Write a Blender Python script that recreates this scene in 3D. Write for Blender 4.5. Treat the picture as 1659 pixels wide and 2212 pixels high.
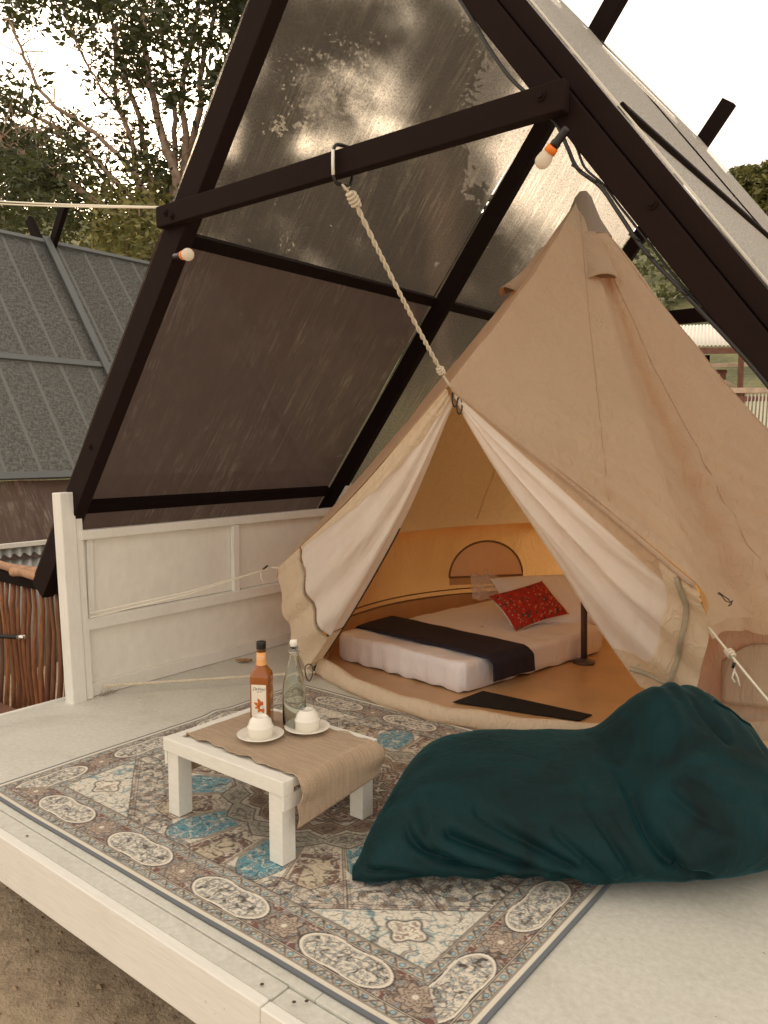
import bpy, bmesh, math, random
import numpy as np
from mathutils import Vector, Matrix

# ------------------------------------------------------------------ camera, world, sun, exposure
SC = bpy.context.scene
for _o in list(bpy.data.objects): bpy.data.objects.remove(_o)
COL = SC.collection
PI = math.pi
H = 1.25
YAW, PITCH = math.radians(38.5), math.radians(4.8)
cd = bpy.data.cameras.new('camera'); cam = bpy.data.objects.new('camera', cd); COL.objects.link(cam)
cam.location = (0, 0, H); cam.rotation_euler = (PI/2-PITCH, 0, YAW)
cd.sensor_fit = 'VERTICAL'; cd.sensor_height = 36; cd.lens = 36*1680/2212
cd.clip_start = .05; cd.clip_end = 1500
SC.camera = cam
W = bpy.data.worlds.new('World'); SC.world = W; W.use_nodes = True
nt = W.node_tree; nt.nodes.clear()
SUN_EL, SUN_AZ = math.radians(21), math.radians(38.5+13.5)   # low, behind the trees at the left
sky = nt.nodes.new('ShaderNodeTexSky'); sky.sky_type = 'NISHITA'; sky.sun_disc = False
sky.sun_elevation = SUN_EL; sky.sun_rotation = -SUN_AZ; sky.dust_density = 4
b1 = nt.nodes.new('ShaderNodeBackground'); b1.inputs[1].default_value = .05
b2 = nt.nodes.new('ShaderNodeBackground'); b2.inputs[0].default_value = (1.0, .82, .60, 1); b2.inputs[1].default_value = .62
ad = nt.nodes.new('ShaderNodeAddShader'); wo = nt.nodes.new('ShaderNodeOutputWorld')
nt.links.new(sky.outputs[0], b1.inputs[0]); nt.links.new(b1.outputs[0], ad.inputs[0])
nt.links.new(b2.outputs[0], ad.inputs[1]); nt.links.new(ad.outputs[0], wo.inputs[0])
ld = bpy.data.lights.new('sun', 'SUN'); ld.energy = .5; ld.angle = math.radians(32); ld.color = (1, .9, .74)
sun = bpy.data.objects.new('sun', ld); COL.objects.link(sun)
_d = Vector((-math.sin(SUN_AZ)*math.cos(SUN_EL), math.cos(SUN_AZ)*math.cos(SUN_EL), math.sin(SUN_EL)))
sun.rotation_euler = _d.to_track_quat('Z', 'Y').to_euler(); sun.location = (0, 0, 20)
SC.view_settings.view_transform = 'Standard'; SC.view_settings.look = 'None'
SC.view_settings.exposure = 0.92; SC.view_settings.gamma = 1.0; SC.view_settings.use_curve_mapping = False
SC.render.engine = 'CYCLES'
SC.cycles.use_denoising = True; SC.cycles.max_bounces = 10; SC.cycles.diffuse_bounces = 5
SC.cycles.transparent_max_bounces = 24; SC.cycles.transmission_bounces = 10; SC.cycles.sample_clamp_indirect = 6

# ------------------------------------------------------------------ geometry helpers
random.seed(7); RNG = np.random.default_rng(7)
V = lambda *a: np.array(a, float)
_FW = V(-math.sin(YAW)*math.cos(PITCH), math.cos(YAW)*math.cos(PITCH), -math.sin(PITCH))
_RT = V(math.cos(YAW), math.sin(YAW), 0); _UP = np.cross(_RT, _FW)
def at(x, y, D):
    "a point of the place, D metres off, from survey readings taken on the photograph"
    return V(0, 0, H) + (_FW + _RT*(x-829.5)/1680 - _UP*(y-1106)/1680)*D
def on_floor(x, y, z=0):
    d = _FW + _RT*(x-829.5)/1680 - _UP*(y-1106)/1680
    return V(0, 0, H) + d*(z-H)/d[2]
def tag(o, label=None, cat=None, group=None, kind=None):
    if label: o['label'] = label
    if cat: o['category'] = cat
    if group: o['group'] = group
    if kind: o['kind'] = kind
    return o
def empty(name, loc=(0, 0, 0), label=None, cat=None, group=None):
    o = bpy.data.objects.new(name, None); o.location = loc; o.empty_display_size = .1; COL.objects.link(o)
    return tag(o, label, cat, group)
def mesh(name, v, f, mat, parent=None, smooth=False, uv=None, bevel=0, solid=0):
    "world-space vertices -> one mesh object, its origin kept at the parent's"
    me = bpy.data.meshes.new(name)
    v = np.asarray(v, float)
    if parent is not None: v = v-np.array(_world(parent))
    me.from_pydata([tuple(p) for p in v], [], [tuple(int(i) for i in q) for q in f])
    if uv is not None:
        l = me.uv_layers.new(name='UVMap'); idx = np.zeros(len(me.loops), int); me.loops.foreach_get('vertex_index', idx)
        l.data.foreach_set('uv', np.asarray(uv, np.float32)[idx].ravel())
    if smooth: me.polygons.foreach_set('use_smooth', [True]*len(me.polygons))
    me.update()
    o = bpy.data.objects.new(name, me); COL.objects.link(o)
    if mat: me.materials.append(mat)
    if parent is not None: o.parent = parent
    if bevel:
        m = o.modifiers.new('bevel', 'BEVEL'); m.width = bevel; m.segments = 2; m.limit_method = 'ANGLE'
    if solid:
        m = o.modifiers.new('thickness', 'SOLIDIFY'); m.thickness = abs(solid); m.offset = 0 if solid < 0 else 1
    return o
def _world(o):
    l = Vector((0, 0, 0))
    while o is not None: l += o.location; o = o.parent
    return l
BOXF = [(0,3,2,1),(4,5,6,7),(0,1,5,4),(1,2,6,5),(2,3,7,6),(3,0,4,7)]
def box_v(x0, x1, y0, y1, z0, z1):
    return [(x0,y0,z0),(x1,y0,z0),(x1,y1,z0),(x0,y1,z0),(x0,y0,z1),(x1,y0,z1),(x1,y1,z1),(x0,y1,z1)]
def box(name, x0, x1, y0, y1, z0, z1, mat, parent=None, bevel=.003, rz=0):
    v = np.array(box_v(x0, x1, y0, y1, z0, z1), float)
    if rz:
        c = v.mean(0); R = np.array([[math.cos(rz), -math.sin(rz), 0], [math.sin(rz), math.cos(rz), 0], [0, 0, 1]]); v = (v-c)@R.T+c
    return mesh(name, v, BOXF, mat, parent, bevel=bevel)
def beam(name, p0, p1, w, t, side, mat, parent=None, bevel=.004, uvl=False):
    "a plank from p0 to p1: t thick along `side`, w wide across it"
    p0, p1, side = np.array(p0, float), np.array(p1, float), np.array(side, float)
    d = p1-p0; L = np.linalg.norm(d); d /= L
    side = side-d*side.dot(d); side /= np.linalg.norm(side); n = np.cross(d, side)
    vs = []
    for q in (p0, p1):
        for a, b in ((-1,-1),(1,-1),(1,1),(-1,1)): vs.append(q+side*a*t/2+n*b*w/2)
    return mesh(name, vs, [(3,2,1,0),(4,5,6,7),(0,1,5,4),(1,2,6,5),(2,3,7,6),(3,0,4,7)], mat, parent, bevel=bevel)
def frames(pts):
    pts = np.array(pts, float); T = np.gradient(pts, axis=0); T /= np.linalg.norm(T, axis=1)[:, None]+1e-9
    n = np.cross(T[0], V(0, 0, 1)); n = n if np.linalg.norm(n) > 1e-3 else np.cross(T[0], V(0, 1, 0)); n /= np.linalg.norm(n)
    N = []
    for i in range(len(pts)):
        n = n-T[i]*n.dot(T[i]); n /= np.linalg.norm(n); N.append(n)
    N = np.array(N); return pts, T, N, np.cross(T, N)
def tube_vf(pts, r, k=8, closed=False, cap=True):
    pts, T, N, B = frames(pts); n = len(pts)
    r = np.broadcast_to(np.asarray(r, float), (n,))
    a = np.arange(k)*2*PI/k
    v = (pts[:, None]+(np.cos(a)[None, :, None]*N[:, None]+np.sin(a)[None, :, None]*B[:, None])*r[:, None, None]).reshape(-1, 3)
    f = []
    for i in range(n if closed else n-1):
        j = (i+1) % n
        for q in range(k): f.append((i*k+q, i*k+(q+1) % k, j*k+(q+1) % k, j*k+q))
    if cap and not closed: f.append(tuple(range(k))[::-1]); f.append(tuple((n-1)*k+q for q in range(k)))
    return v, f
def tube(name, pts, r, mat, parent=None, k=8, closed=False):
    v, f = tube_vf(pts, r, k, closed); return mesh(name, v, f, mat, parent, smooth=True)
def join_vf(lst):
    vs, fs, o = [], [], 0
    for v, f in lst:
        v = np.asarray(v); vs.append(v); fs += [tuple(i+o for i in q) for q in f]; o += len(v)
    return np.concatenate(vs), fs
def lathe(name, prof, c, mat, parent=None, k=40, smooth=True):
    v, f = [], []
    for (r, z) in prof:
        for q in range(k): a = q*2*PI/k; v.append((c[0]+r*math.cos(a), c[1]+r*math.sin(a), c[2]+z))
    for i in range(len(prof)-1):
        for q in range(k): f.append((i*k+q, i*k+(q+1) % k, (i+1)*k+(q+1) % k, (i+1)*k+q))
    if prof[0][0] > 1e-5: f.append(tuple(range(k))[::-1])
    if prof[-1][0] > 1e-5: f.append(tuple((len(prof)-1)*k+q for q in range(k)))
    return mesh(name, v, f, mat, parent, smooth=smooth)
def poly(pts, n):
    "n points evenly spaced along a polyline"
    pts = np.array(pts, float); d = np.r_[0, np.cumsum(np.linalg.norm(np.diff(pts, axis=0), axis=1))]
    t = np.linspace(0, d[-1], n); return np.stack([np.interp(t, d, pts[:, i]) for i in range(pts.shape[1])], 1)
def spline(pts, n):
    "Catmull-Rom through the points"
    pts = np.array(pts, float); P = np.vstack([2*pts[0]-pts[1], pts, 2*pts[-1]-pts[-2]]); m = len(pts)-1; out = []
    for t in np.linspace(0, m-1e-6, n):
        i = int(t); u = t-i; a, b, c, d = P[i:i+4]
        out.append(.5*((2*b)+(-a+c)*u+(2*a-5*b+4*c-d)*u*u+(-a+3*b-3*c+d)*u**3))
    return np.array(out)
def grid_f(nu, nv, closed_u=False):
    f = []
    for i in range(nu if closed_u else nu-1):
        j = (i+1) % nu
        for k in range(nv-1): f.append((i*nv+k, j*nv+k, j*nv+k+1, i*nv+k+1))
    return f
def vnoise(x, y, z=0., seed=0):
    x, y, z = np.broadcast_arrays(np.asarray(x, float), np.asarray(y, float), np.asarray(z, float))
    xi, yi, zi = np.floor(x).astype(np.int64), np.floor(y).astype(np.int64), np.floor(z).astype(np.int64)
    fx, fy, fz = x-xi, y-yi, z-zi
    fx, fy, fz = fx*fx*(3-2*fx), fy*fy*(3-2*fy), fz*fz*(3-2*fz)
    def h(a, b, c):
        n = (a*374761393+b*668265263+c*2147483647+seed*974634777) & 0xffffffff
        n = ((n ^ (n >> 13))*1274126177) & 0xffffffff; n = n ^ (n >> 16); return (n & 0xffff)/32767.5-1
    r = 0
    for a in (0, 1):
        for b in (0, 1):
            for c in (0, 1):
                r = r+h(xi+a, yi+b, zi+c)*(fx if a else 1-fx)*(fy if b else 1-fy)*(fz if c else 1-fz)
    return r
def fbm(x, y, z=0., o=4, seed=0):
    r, a = 0, 1.
    for i in range(o): r = r+a*vnoise(x*2**i, y*2**i, np.asarray(z)*2**i, seed+i); a *= .5
    return r/1.9

# ------------------------------------------------------------------ materials (all procedural)
class NB:
    def __init__(s, name):
        s.m = bpy.data.materials.new(name); s.m.use_nodes = True; s.t = s.m.node_tree; s.t.nodes.clear()
        s.out = s.n('OutputMaterial'); s.tc = s.n('TexCoord'); s.obj = s.tc.outputs['Object']; s.uv = s.tc.outputs['UV']
    def n(s, kind, **kw):
        x = s.t.nodes.new('ShaderNode'+kind)
        for k, v in kw.items(): setattr(x, k, v)
        return x
    def l(s, a, b): s.t.links.new(a, b)
    def set(s, sock, v):
        if hasattr(v, 'is_output') or isinstance(v, bpy.types.NodeSocket): s.l(v, sock)
        elif isinstance(v, (tuple, list)) and len(v) == 3 and sock.type == 'RGBA': sock.default_value = (*v, 1)
        else: sock.default_value = v
    def map(s, src, sc=(1, 1, 1), rot=(0, 0, 0)):
        x = s.n('Mapping'); s.l(src, x.inputs[0]); x.inputs['Scale'].default_value = sc; x.inputs['Rotation'].default_value = rot; return x.outputs[0]
    def noise(s, src, scale=5, detail=4, rough=.5, dist=0):
        x = s.n('TexNoise'); s.l(src, x.inputs[0]); x.inputs['Scale'].default_value = scale; x.inputs['Detail'].default_value = detail
        x.inputs['Roughness'].default_value = rough; x.inputs['Distortion'].default_value = dist; return x.outputs[0]
    def vor(s, src, scale=5, feature='F1', out=0):
        x = s.n('TexVoronoi', feature=feature); s.l(src, x.inputs[0]); x.inputs['Scale'].default_value = scale; return x.outputs[out]
    def wave(s, src, scale, dist=0, dirn='X', det=2, dsc=1):
        x = s.n('TexWave', bands_direction=dirn); s.l(src, x.inputs[0]); x.inputs['Scale'].default_value = scale
        x.inputs['Distortion'].default_value = dist; x.inputs['Detail'].default_value = det; x.inputs['Detail Scale'].default_value = dsc; return x.outputs[1]
    def ramp(s, f, stops):
        x = s.n('ValToRGB'); s.l(f, x.inputs[0]); e = x.color_ramp.elements
        while len(e) < len(stops): e.new(.5)
        for q, (p, c) in zip(e, stops):
            q.position = p; q.color = (c, c, c, 1) if isinstance(c, (int, float)) else (*c, 1)
        return x.outputs[0]
    def math(s, op, a, b=0.0):
        x = s.n('Math', operation=op); s.set(x.inputs[0], a); s.set(x.inputs[1], b); return x.outputs[0]
    def mix(s, f, a, b, mode='MIX'):
        x = s.n('Mix', data_type='RGBA', blend_type=mode); s.set(x.inputs[0], f); s.set(x.inputs[6], a); s.set(x.inputs[7], b); return x.outputs[2]
    def bump(s, h, strength=.3, dist=.01, prev=None):
        x = s.n('Bump'); x.inputs['Strength'].default_value = strength; x.inputs['Distance'].default_value = dist; s.l(h, x.inputs['Height'])
        if prev is not None: s.l(prev, x.inputs['Normal'])
        return x.outputs[0]
    def bsdf(s, col, rough=.6, normal=None, **kw):
        x = s.n('BsdfPrincipled'); s.set(x.inputs['Base Color'], col); s.set(x.inputs['Roughness'], rough)
        if normal is not None: s.l(normal, x.inputs['Normal'])
        for k, v in kw.items(): s.set(x.inputs[k.replace('_', ' ')], v)
        return x.outputs[0]
    def mixs(s, f, a, b):
        x = s.n('MixShader'); s.set(x.inputs[0], f); s.l(a, x.inputs[1]); s.l(b, x.inputs[2]); return x.outputs[0]
    def transp(s, c=(1, 1, 1)): x = s.n('BsdfTransparent'); s.set(x.inputs[0], c); return x.outputs[0]
    def transl(s, c, normal=None):
        x = s.n('BsdfTranslucent'); s.set(x.inputs[0], c)
        if normal is not None: s.l(normal, x.inputs[1])
        return x.outputs[0]
    def diff(s, c, normal=None):
        x = s.n('BsdfDiffuse'); s.set(x.inputs[0], c)
        if normal is not None: s.l(normal, x.inputs[2])
        return x.outputs[0]
    def done(s, sh): s.l(sh, s.out.inputs[0]); return s.m

def m_simple(name, col, rough=.5, var=.12, scale=8, bump=.0, bs=60, **kw):
    b = NB(name); g = b.geo = b.n('NewGeometry').outputs['Position']
    f = b.noise(g, scale, 5, .6); c = b.mix(b.ramp(f, [(.3, 0), (.7, 1)]), tuple(x*(1-var) for x in col), tuple(min(1, x*(1+var)) for x in col))
    n = b.bump(b.noise(g, bs, 3), bump, .004) if bump else None
    return b.done(b.bsdf(c, rough, n, **kw))
def m_paintwood(name, col, dirt, chips=.0, axis=(1, 12, 12), rough=.55, spec=.5):
    "painted timber: grain relief along one axis, rubbed dirt, small chips"
    b = NB(name); g = b.n('NewGeometry').outputs['Position']
    gr = b.noise(b.map(g, axis), 9, 6, .65, .4)
    c = b.mix(b.ramp(gr, [(.35, 0), (.75, 1)]), tuple(x*.9 for x in col), col)
    d = b.ramp(b.noise(g, 2.3, 7, .7), [(.5, 0), (.8, 1)])
    c = b.mix(b.math('MULTIPLY', d, .45), c, dirt)
    k = b.ramp(b.noise(g, 38, 3, .6), [(.735, 0), (.75, 1)])
    if chips: c = b.mix(b.math('MULTIPLY', k, chips), c, (.1, .085, .06))
    return b.done(b.bsdf(c, rough, b.bump(gr, .35, .004), Specular_IOR_Level=spec))
WHITE = m_paintwood('white_painted_timber', (.88, .87, .82), (.6, .57, .5), .5)
WHITE_V = m_paintwood('white_painted_upright', (.88, .87, .82), (.6, .57, .5), .4, (12, 12, 1))
TABLEW = m_paintwood('white_table_paint', (.87, .86, .80), (.7, .67, .6), .25, (2, 8, 8), .5)
PANELW = m_paintwood('white_panel_paint', (.88, .86, .80), (.8, .78, .72), 0, (2, 2, 1.2), .65)
DARK = m_paintwood('dark_stained_timber', (.010, .0045, .004), (.007, .004, .003), .0, (3, 3, 3), .8, .12)
DARKF = m_paintwood('dark_stained_timber_front', (.016, .0072, .006), (.010, .0048, .004), .12, (3, 9, 3), .8, .14)
def m_deck():
    b = NB('deck_paint'); g = b.n('NewGeometry').outputs['Position']
    c = b.mix(b.ramp(b.noise(g, 1.1, 5, .6), [(.35, 0), (.7, 1)]), (.67, .68, .63), (.76, .76, .70))
    c = b.mix(b.ramp(b.noise(g, 55, 4, .7), [(.3, .35), (.7, 0)]), c, (.33, .3, .24))
    c = b.mix(b.ramp(b.noise(b.map(g, (1, 1, 1), (0, 0, .6)), 2.4, 6, .75, 1.2), [(.5, 0), (.75, .4)]), c, (.38, .36, .29))
    c = b.mix(b.ramp(b.noise(b.map(g, (1, 1.6, 1)), 17, 5, .75), [(.66, 0), (.72, .55)]), c, (.62, .6, .52))
    c = b.mix(b.ramp(b.noise(b.map(g, (2, 1, 1)), 9, 3, .8, 1.5), [(.765, 0), (.775, .9)]), c, (.06, .05, .04))
    c = b.mix(b.ramp(b.noise(b.map(g, (1, 3, 1)), 31, 2, .6), [(.76, 0), (.77, .9)]), c, (.08, .065, .05))
    h = b.noise(b.map(g, (1, 5, 1)), 18, 6, .6)
    return b.done(b.bsdf(c, b.ramp(b.noise(g, 6, 3), [(.3, .42), (.7, .62)]), b.bump(h, .25, .004)))
DECK = m_deck()
def m_ground():
    b = NB('sandy_ground'); g = b.n('NewGeometry').outputs['Position']
    n1 = b.noise(g, 1.6, 8, .62, .3); n2 = b.noise(g, 14, 6, .7)
    c = b.mix(b.ramp(n1, [(.38, 0), (.66, 1)]), (.46, .36, .25), (.68, .55, .40))
    c = b.mix(b.ramp(n2, [(.38, .4), (.55, 0)]), c, (.16, .11, .075))
    cr = b.ramp(b.vor(b.map(b.n('NewGeometry').outputs['Position'], (1, 1, 1)), 2.1, 'DISTANCE_TO_EDGE'), [(.0, 1), (.012, 0)])
    c = b.mix(b.math('MULTIPLY', cr, .3), c, (.08, .055, .04))
    c = b.mix(b.ramp(b.noise(g, 90, 2), [(.68, 0), (.72, .8)]), c, (.42, .34, .26))
    h = b.math('ADD', b.math('MULTIPLY', n1, 2.0), b.math('ADD', n2, b.math('MULTIPLY', b.noise(g, 70, 3, .7), .35)))
    return b.done(b.bsdf(c, .9, b.bump(h, .8, .02)))
GROUND = m_ground()
def m_canvas(name, col, tcol, k=.35, bs=.25, fold=None):
    b = NB(name); g = b.n('NewGeometry').outputs['Position']
    w = b.noise(b.map(g, (1, 1, .45), (.3, .5, 0)), 7, 5, .55, .6)
    wt = b.noise(g, 420, 2)
    cr = b.ramp(b.noise(b.map(g, (1.6, 1.6, .6), (.2, -.4, .5)), 8, 4, .5, 1.4), [(.44, 0), (.5, 1), (.56, 0)])
    c = b.mix(b.ramp(b.noise(g, 1.7, 5, .6), [(.3, 0), (.7, 1)]), tuple(x*.92 for x in col), col)
    nn = b.bump(b.math('ADD', w, b.math('MULTIPLY', cr, .12)), bs, .03); nn = b.bump(wt, .12, .001, nn)
    return b.done(b.mixs(k, b.bsdf(c, .85, nn, Sheen_Weight=.1), b.transl(tcol, nn)))
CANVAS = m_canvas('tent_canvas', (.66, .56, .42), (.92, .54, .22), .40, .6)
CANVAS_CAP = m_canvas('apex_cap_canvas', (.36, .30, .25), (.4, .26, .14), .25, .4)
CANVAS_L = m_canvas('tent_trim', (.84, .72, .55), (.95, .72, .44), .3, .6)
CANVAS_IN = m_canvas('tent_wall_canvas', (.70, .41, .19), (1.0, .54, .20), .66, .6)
def m_netting():
    b = NB('door_net'); g = b.n('NewGeometry').outputs['Position']
    w = b.noise(b.map(g, (1.6, 1.6, .45), (.5, .25, 0)), 5, 5, .5, .35)
    fine = b.noise(b.map(g, (3, 3, .8), (.45, -.2, 0)), 9, 4, .55, .5)
    c = b.mix(b.ramp(b.noise(b.map(g, (1, 1, .4)), 5, 4), [(.35, 0), (.65, 1)]), (.93, .85, .78), (.97, .92, .86))
    nn = b.bump(b.math('ADD', w, b.math('MULTIPLY', fine, .18)), .55, .03)
    s = b.mixs(.3, b.bsdf(c, .5, nn, Sheen_Weight=.3), b.transl((.95, .78, .62), nn))
    return b.done(b.mixs(.03, s, b.transp()))
DOORNET = m_netting()
TUB = m_simple('groundsheet', (.55, .34, .17), .32, .15, 3, .6, 16)
TUBRIM = m_simple('groundsheet_rim', (.2, .11, .05), .5, .15, 4, .3, 30)
ZIP = m_simple('zip_tape', (.42, .35, .25), .6, .1, 40, .4, 300)
ZIPDARK = m_simple('dark_zip_tape', (.04, .022, .015), .6)
def m_shade(name, base, transp, strip=False, crease=.0, tint=(.9, .9, .9), rough=.5, tl=.35, blur=0):
    "woven shade net under clear sheet: u runs along the ridge, v down the slope, both in metres"
    b = NB(name); uv = b.uv
    g = b.n('NewGeometry').outputs['Position']
    w1 = b.noise(b.map(uv, (60, 170, 1)), 1, 2, .6); w2 = b.noise(b.map(uv, (260, 70, 1)), 1, 1, .5)
    wv = b.math('MULTIPLY', w1, w2)
    op = b.ramp(wv, [(.10, 0), (.42, 1)])
    c = b.mix(b.ramp(b.noise(g, 1.3, 5, .6), [(.3, 0), (.7, 1)]), tuple(x*.8 for x in base), base)
    tr = b.math('MULTIPLY', b.math('SUBTRACT', 1.15, op), transp)
    nn = None
    sh_spec = .5
    if strip:
        w3 = b.noise(b.map(uv, (19, 72, 1)), 1, 3, .6, .2); w4 = b.noise(b.map(uv, (80, 26, 1)), 1, 2, .5)
        op = b.ramp(b.math('MULTIPLY', w3, w4), [(.19, 0), (.31, 1)])
        sx = b.n('SeparateXYZ'); b.l(uv, sx.inputs[0])
        st = b.math('LESS_THAN', b.math('FRACT', b.math('MULTIPLY', sx.outputs[0], 3.4)), .10)
        c = b.mix(st, b.mix(op, tuple(x*.16 for x in base), c), tuple(min(1, x*1.0) for x in base))
        tr = b.math('MULTIPLY', tr, b.math('SUBTRACT', 1, st))
    if crease:
        a1 = b.ramp(b.noise(b.map(uv, (9, .55, 1), (0, 0, .5)), 1.1, 3, .55, .7), [(.475, 0), (.5, 1), (.525, 0)])
        a2 = b.ramp(b.noise(b.map(uv, (15, .9, 1), (0, 0, .2)), 1.3, 3, .55, .5), [(.482, 0), (.5, 1), (.518, 0)])
        msk = b.ramp(b.noise(b.map(uv, (1.1, .8, 1)), 1.0, 2), [(.40, 0), (.58, 1)])
        cr = b.math('MULTIPLY', b.math('MAXIMUM', a1, b.math('MULTIPLY', a2, .7)), msk)
        cr = b.math('MULTIPLY', cr, b.ramp(b.noise(g, 7, 4, .7), [(.4, .1), (.65, 1)]))
        c = b.mix(b.math('MINIMUM', b.math('MULTIPLY', cr, crease), 1.0), c, (.55, .51, .43))
        du = b.ramp(b.noise(b.map(g, (1.6, 1.6, .5)), 5, 7, .72), [(.45, 0), (.85, 1)])
        c = b.mix(b.math('MULTIPLY', du, .35), c, (.2, .18, .16))
        tr = b.math('ADD', tr, b.math('MULTIPLY', cr, .25))
        nn = b.bump(b.math('ADD', b.math('MULTIPLY', cr, .3), b.noise(b.map(uv, (4, .5, 1), (0, 0, .4)), 1.6, 4, .6)), .35, .03)
    s = b.mixs(tl, b.bsdf(c, rough, nn, Specular_IOR_Level=.3), b.transl(tuple(min(1, x*2.2) for x in base), nn))
    if blur:
        rf = b.n('BsdfRefraction'); rf.inputs[0].default_value = (*tint, 1); rf.inputs['Roughness'].default_value = blur; rf.inputs['IOR'].default_value = 1.06
        return b.done(b.mixs(tr, s, b.mixs(.10, rf.outputs[0], b.transp(tint))))
    return b.done(b.mixs(tr, s, b.transp(tint)))
NET_IN = m_shade('shade_net_dark', (.080, .070, .060), .46, crease=1.5, tint=(1, .90, .78), blur=.40)
NET_LO = m_shade('shade_net_double', (.060, .042, .036), .07, crease=.55, tint=(1, .9, .8), rough=.45)
NET_R = m_shade('shade_net_grey', (.86, .85, .80), .58, tint=(.98, .97, .94), tl=.4)
NET_N = m_shade('shade_net_neighbour', (.175, .188, .195), .03, strip=True)
TARP = m_shade('brown_tarp', (.085, .05, .04), .05, crease=.5, rough=.35)
GREYWOOD = m_paintwood('weathered_grey_timber', (.13, .145, .15), (.09, .09, .095), 0, (5, 5, 5))
ROPE = m_simple('white_rope', (.74, .66, .52), .8, .1, 60, .6, 400)
ROPEW = m_simple('thin_white_cord', (.85, .8, .68), .7, .05, 60)
BLACK = m_simple('black_plastic', (.012, .01, .01), .35)
STEEL = m_simple('polished_steel', (.75, .73, .7), .18, .05, 30, Metallic=1.0)
POLEM = m_simple('tent_pole_steel', (.11, .075, .065), .35, .1, 20, Metallic=.3)
ORANGE = m_simple('orange_plastic', (.9, .23, .02), .4, .05)
def m_bulb():
    b = NB('frosted_bulb'); return b.done(b.mixs(.45, b.bsdf((.9, .86, .76), .15), b.transl((.95, .9, .78))))
BULB = m_bulb()
CERAMIC = m_simple('white_ceramic', (.86, .83, .75), .16, .02, 5, Coat_Weight=.3)
def m_velvet():
    b = NB('teal_velvet'); g = b.n('NewGeometry').outputs['Position']
    n1 = b.noise(b.map(g, (1, 1, 1.5)), 3.5, 5, .62, .9); n2 = b.noise(g, 350, 2)
    c = b.mix(b.ramp(n1, [(.3, 0), (.7, 1)]), (.0016, .010, .011), (.0016, .034, .040))
    nn = b.bump(b.noise(b.map(g, (1, 1, .6), (.4, .2, 0)), 9, 5, .6, .8), .45, .02); nn = b.bump(n2, .15, .001, nn)
    return b.done(b.bsdf(c, .65, nn, Sheen_Weight=.30, Sheen_Roughness=.3, Sheen_Tint=(.012, .33, .42), Specular_IOR_Level=.2))
VELVET = m_velvet()
def m_burlap():
    b = NB('burlap'); uv = b.uv
    a = b.wave(uv, 62, 2.2, 'X', 2, 4); c2 = b.wave(uv, 62, 2.2, 'Y', 2, 4)
    w = b.math('ADD', a, c2)
    c = b.mix(b.ramp(w, [(.5, 0), (1.5, 1)]), (.56, .39, .25), (.84, .64, .45))
    c = b.mix(b.ramp(b.noise(b.map(uv, (6, 60, 1)), 1.5, 3), [(.4, .4), (.6, 0)]), c, (.50, .34, .215))
    return b.done(b.mixs(.12, b.bsdf(c, .9, b.bump(w, .9, .003), Sheen_Weight=.15), b.transl((.5, .27, .13))))
BURLAP = m_burlap()
def m_sheet():
    b = NB('bed_sheet'); g = b.n('NewGeometry').outputs['Position']
    n = b.noise(b.map(g, (1, 1, .35)), 12, 5, .6, .8)
    return b.done(b.bsdf(b.mix(b.ramp(b.noise(g, 3, 4), [(.3, 0), (.7, 1)]), (.82, .78, .80), (.88, .85, .88)), .75, b.bump(n, .6, .02), Sheen_Weight=.2))
SHEET = m_sheet()
NAVY = m_simple('navy_blanket', (.014, .010, .022), .85, .3, 30, .4, 150)
BLACKMAT = m_simple('black_mat', (.005, .003, .003), .9)
def m_floral():
    b = NB('red_floral_print'); uv = b.uv
    d = b.vor(uv, 5, 'F1'); d2 = b.vor(uv, 12, 'F1')
    c = b.mix(b.ramp(d, [(.1, 1), (.42, 0)]), (.42, .02, .012), (.62, .045, .02))
    c = b.mix(b.ramp(d2, [(.22, .85), (.28, 0)]), c, (.5, .32, .2))
    c = b.mix(b.ramp(b.noise(uv, 9, 4, .6, 1), [(.56, 0), (.6, .9)]), c, (.04, .035, .035))
    c = b.mix(b.ramp(b.noise(uv, 5, 3, .6, 2), [(.63, 0), (.66, .8)]), c, (.12, .13, .08))
    return b.done(b.bsdf(c, .85))
FLORAL = m_floral()
def m_glass(name, col, rough=.0):
    b = NB(name); x = b.n('BsdfGlass'); x.inputs[0].default_value = (*col, 1); x.inputs['Roughness'].default_value = rough; x.inputs['IOR'].default_value = 1.45
    return b.done(x.outputs[0])
GLASS = m_glass('clear_glass', (.93, .95, .93))
def m_syrup():
    b = NB('amber_syrup'); x = b.bsdf((.42, .125, .018), .08, None, Coat_Weight=.6, Transmission_Weight=.35, IOR=1.4)
    return b.done(x)
SYRUP = m_syrup()

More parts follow.
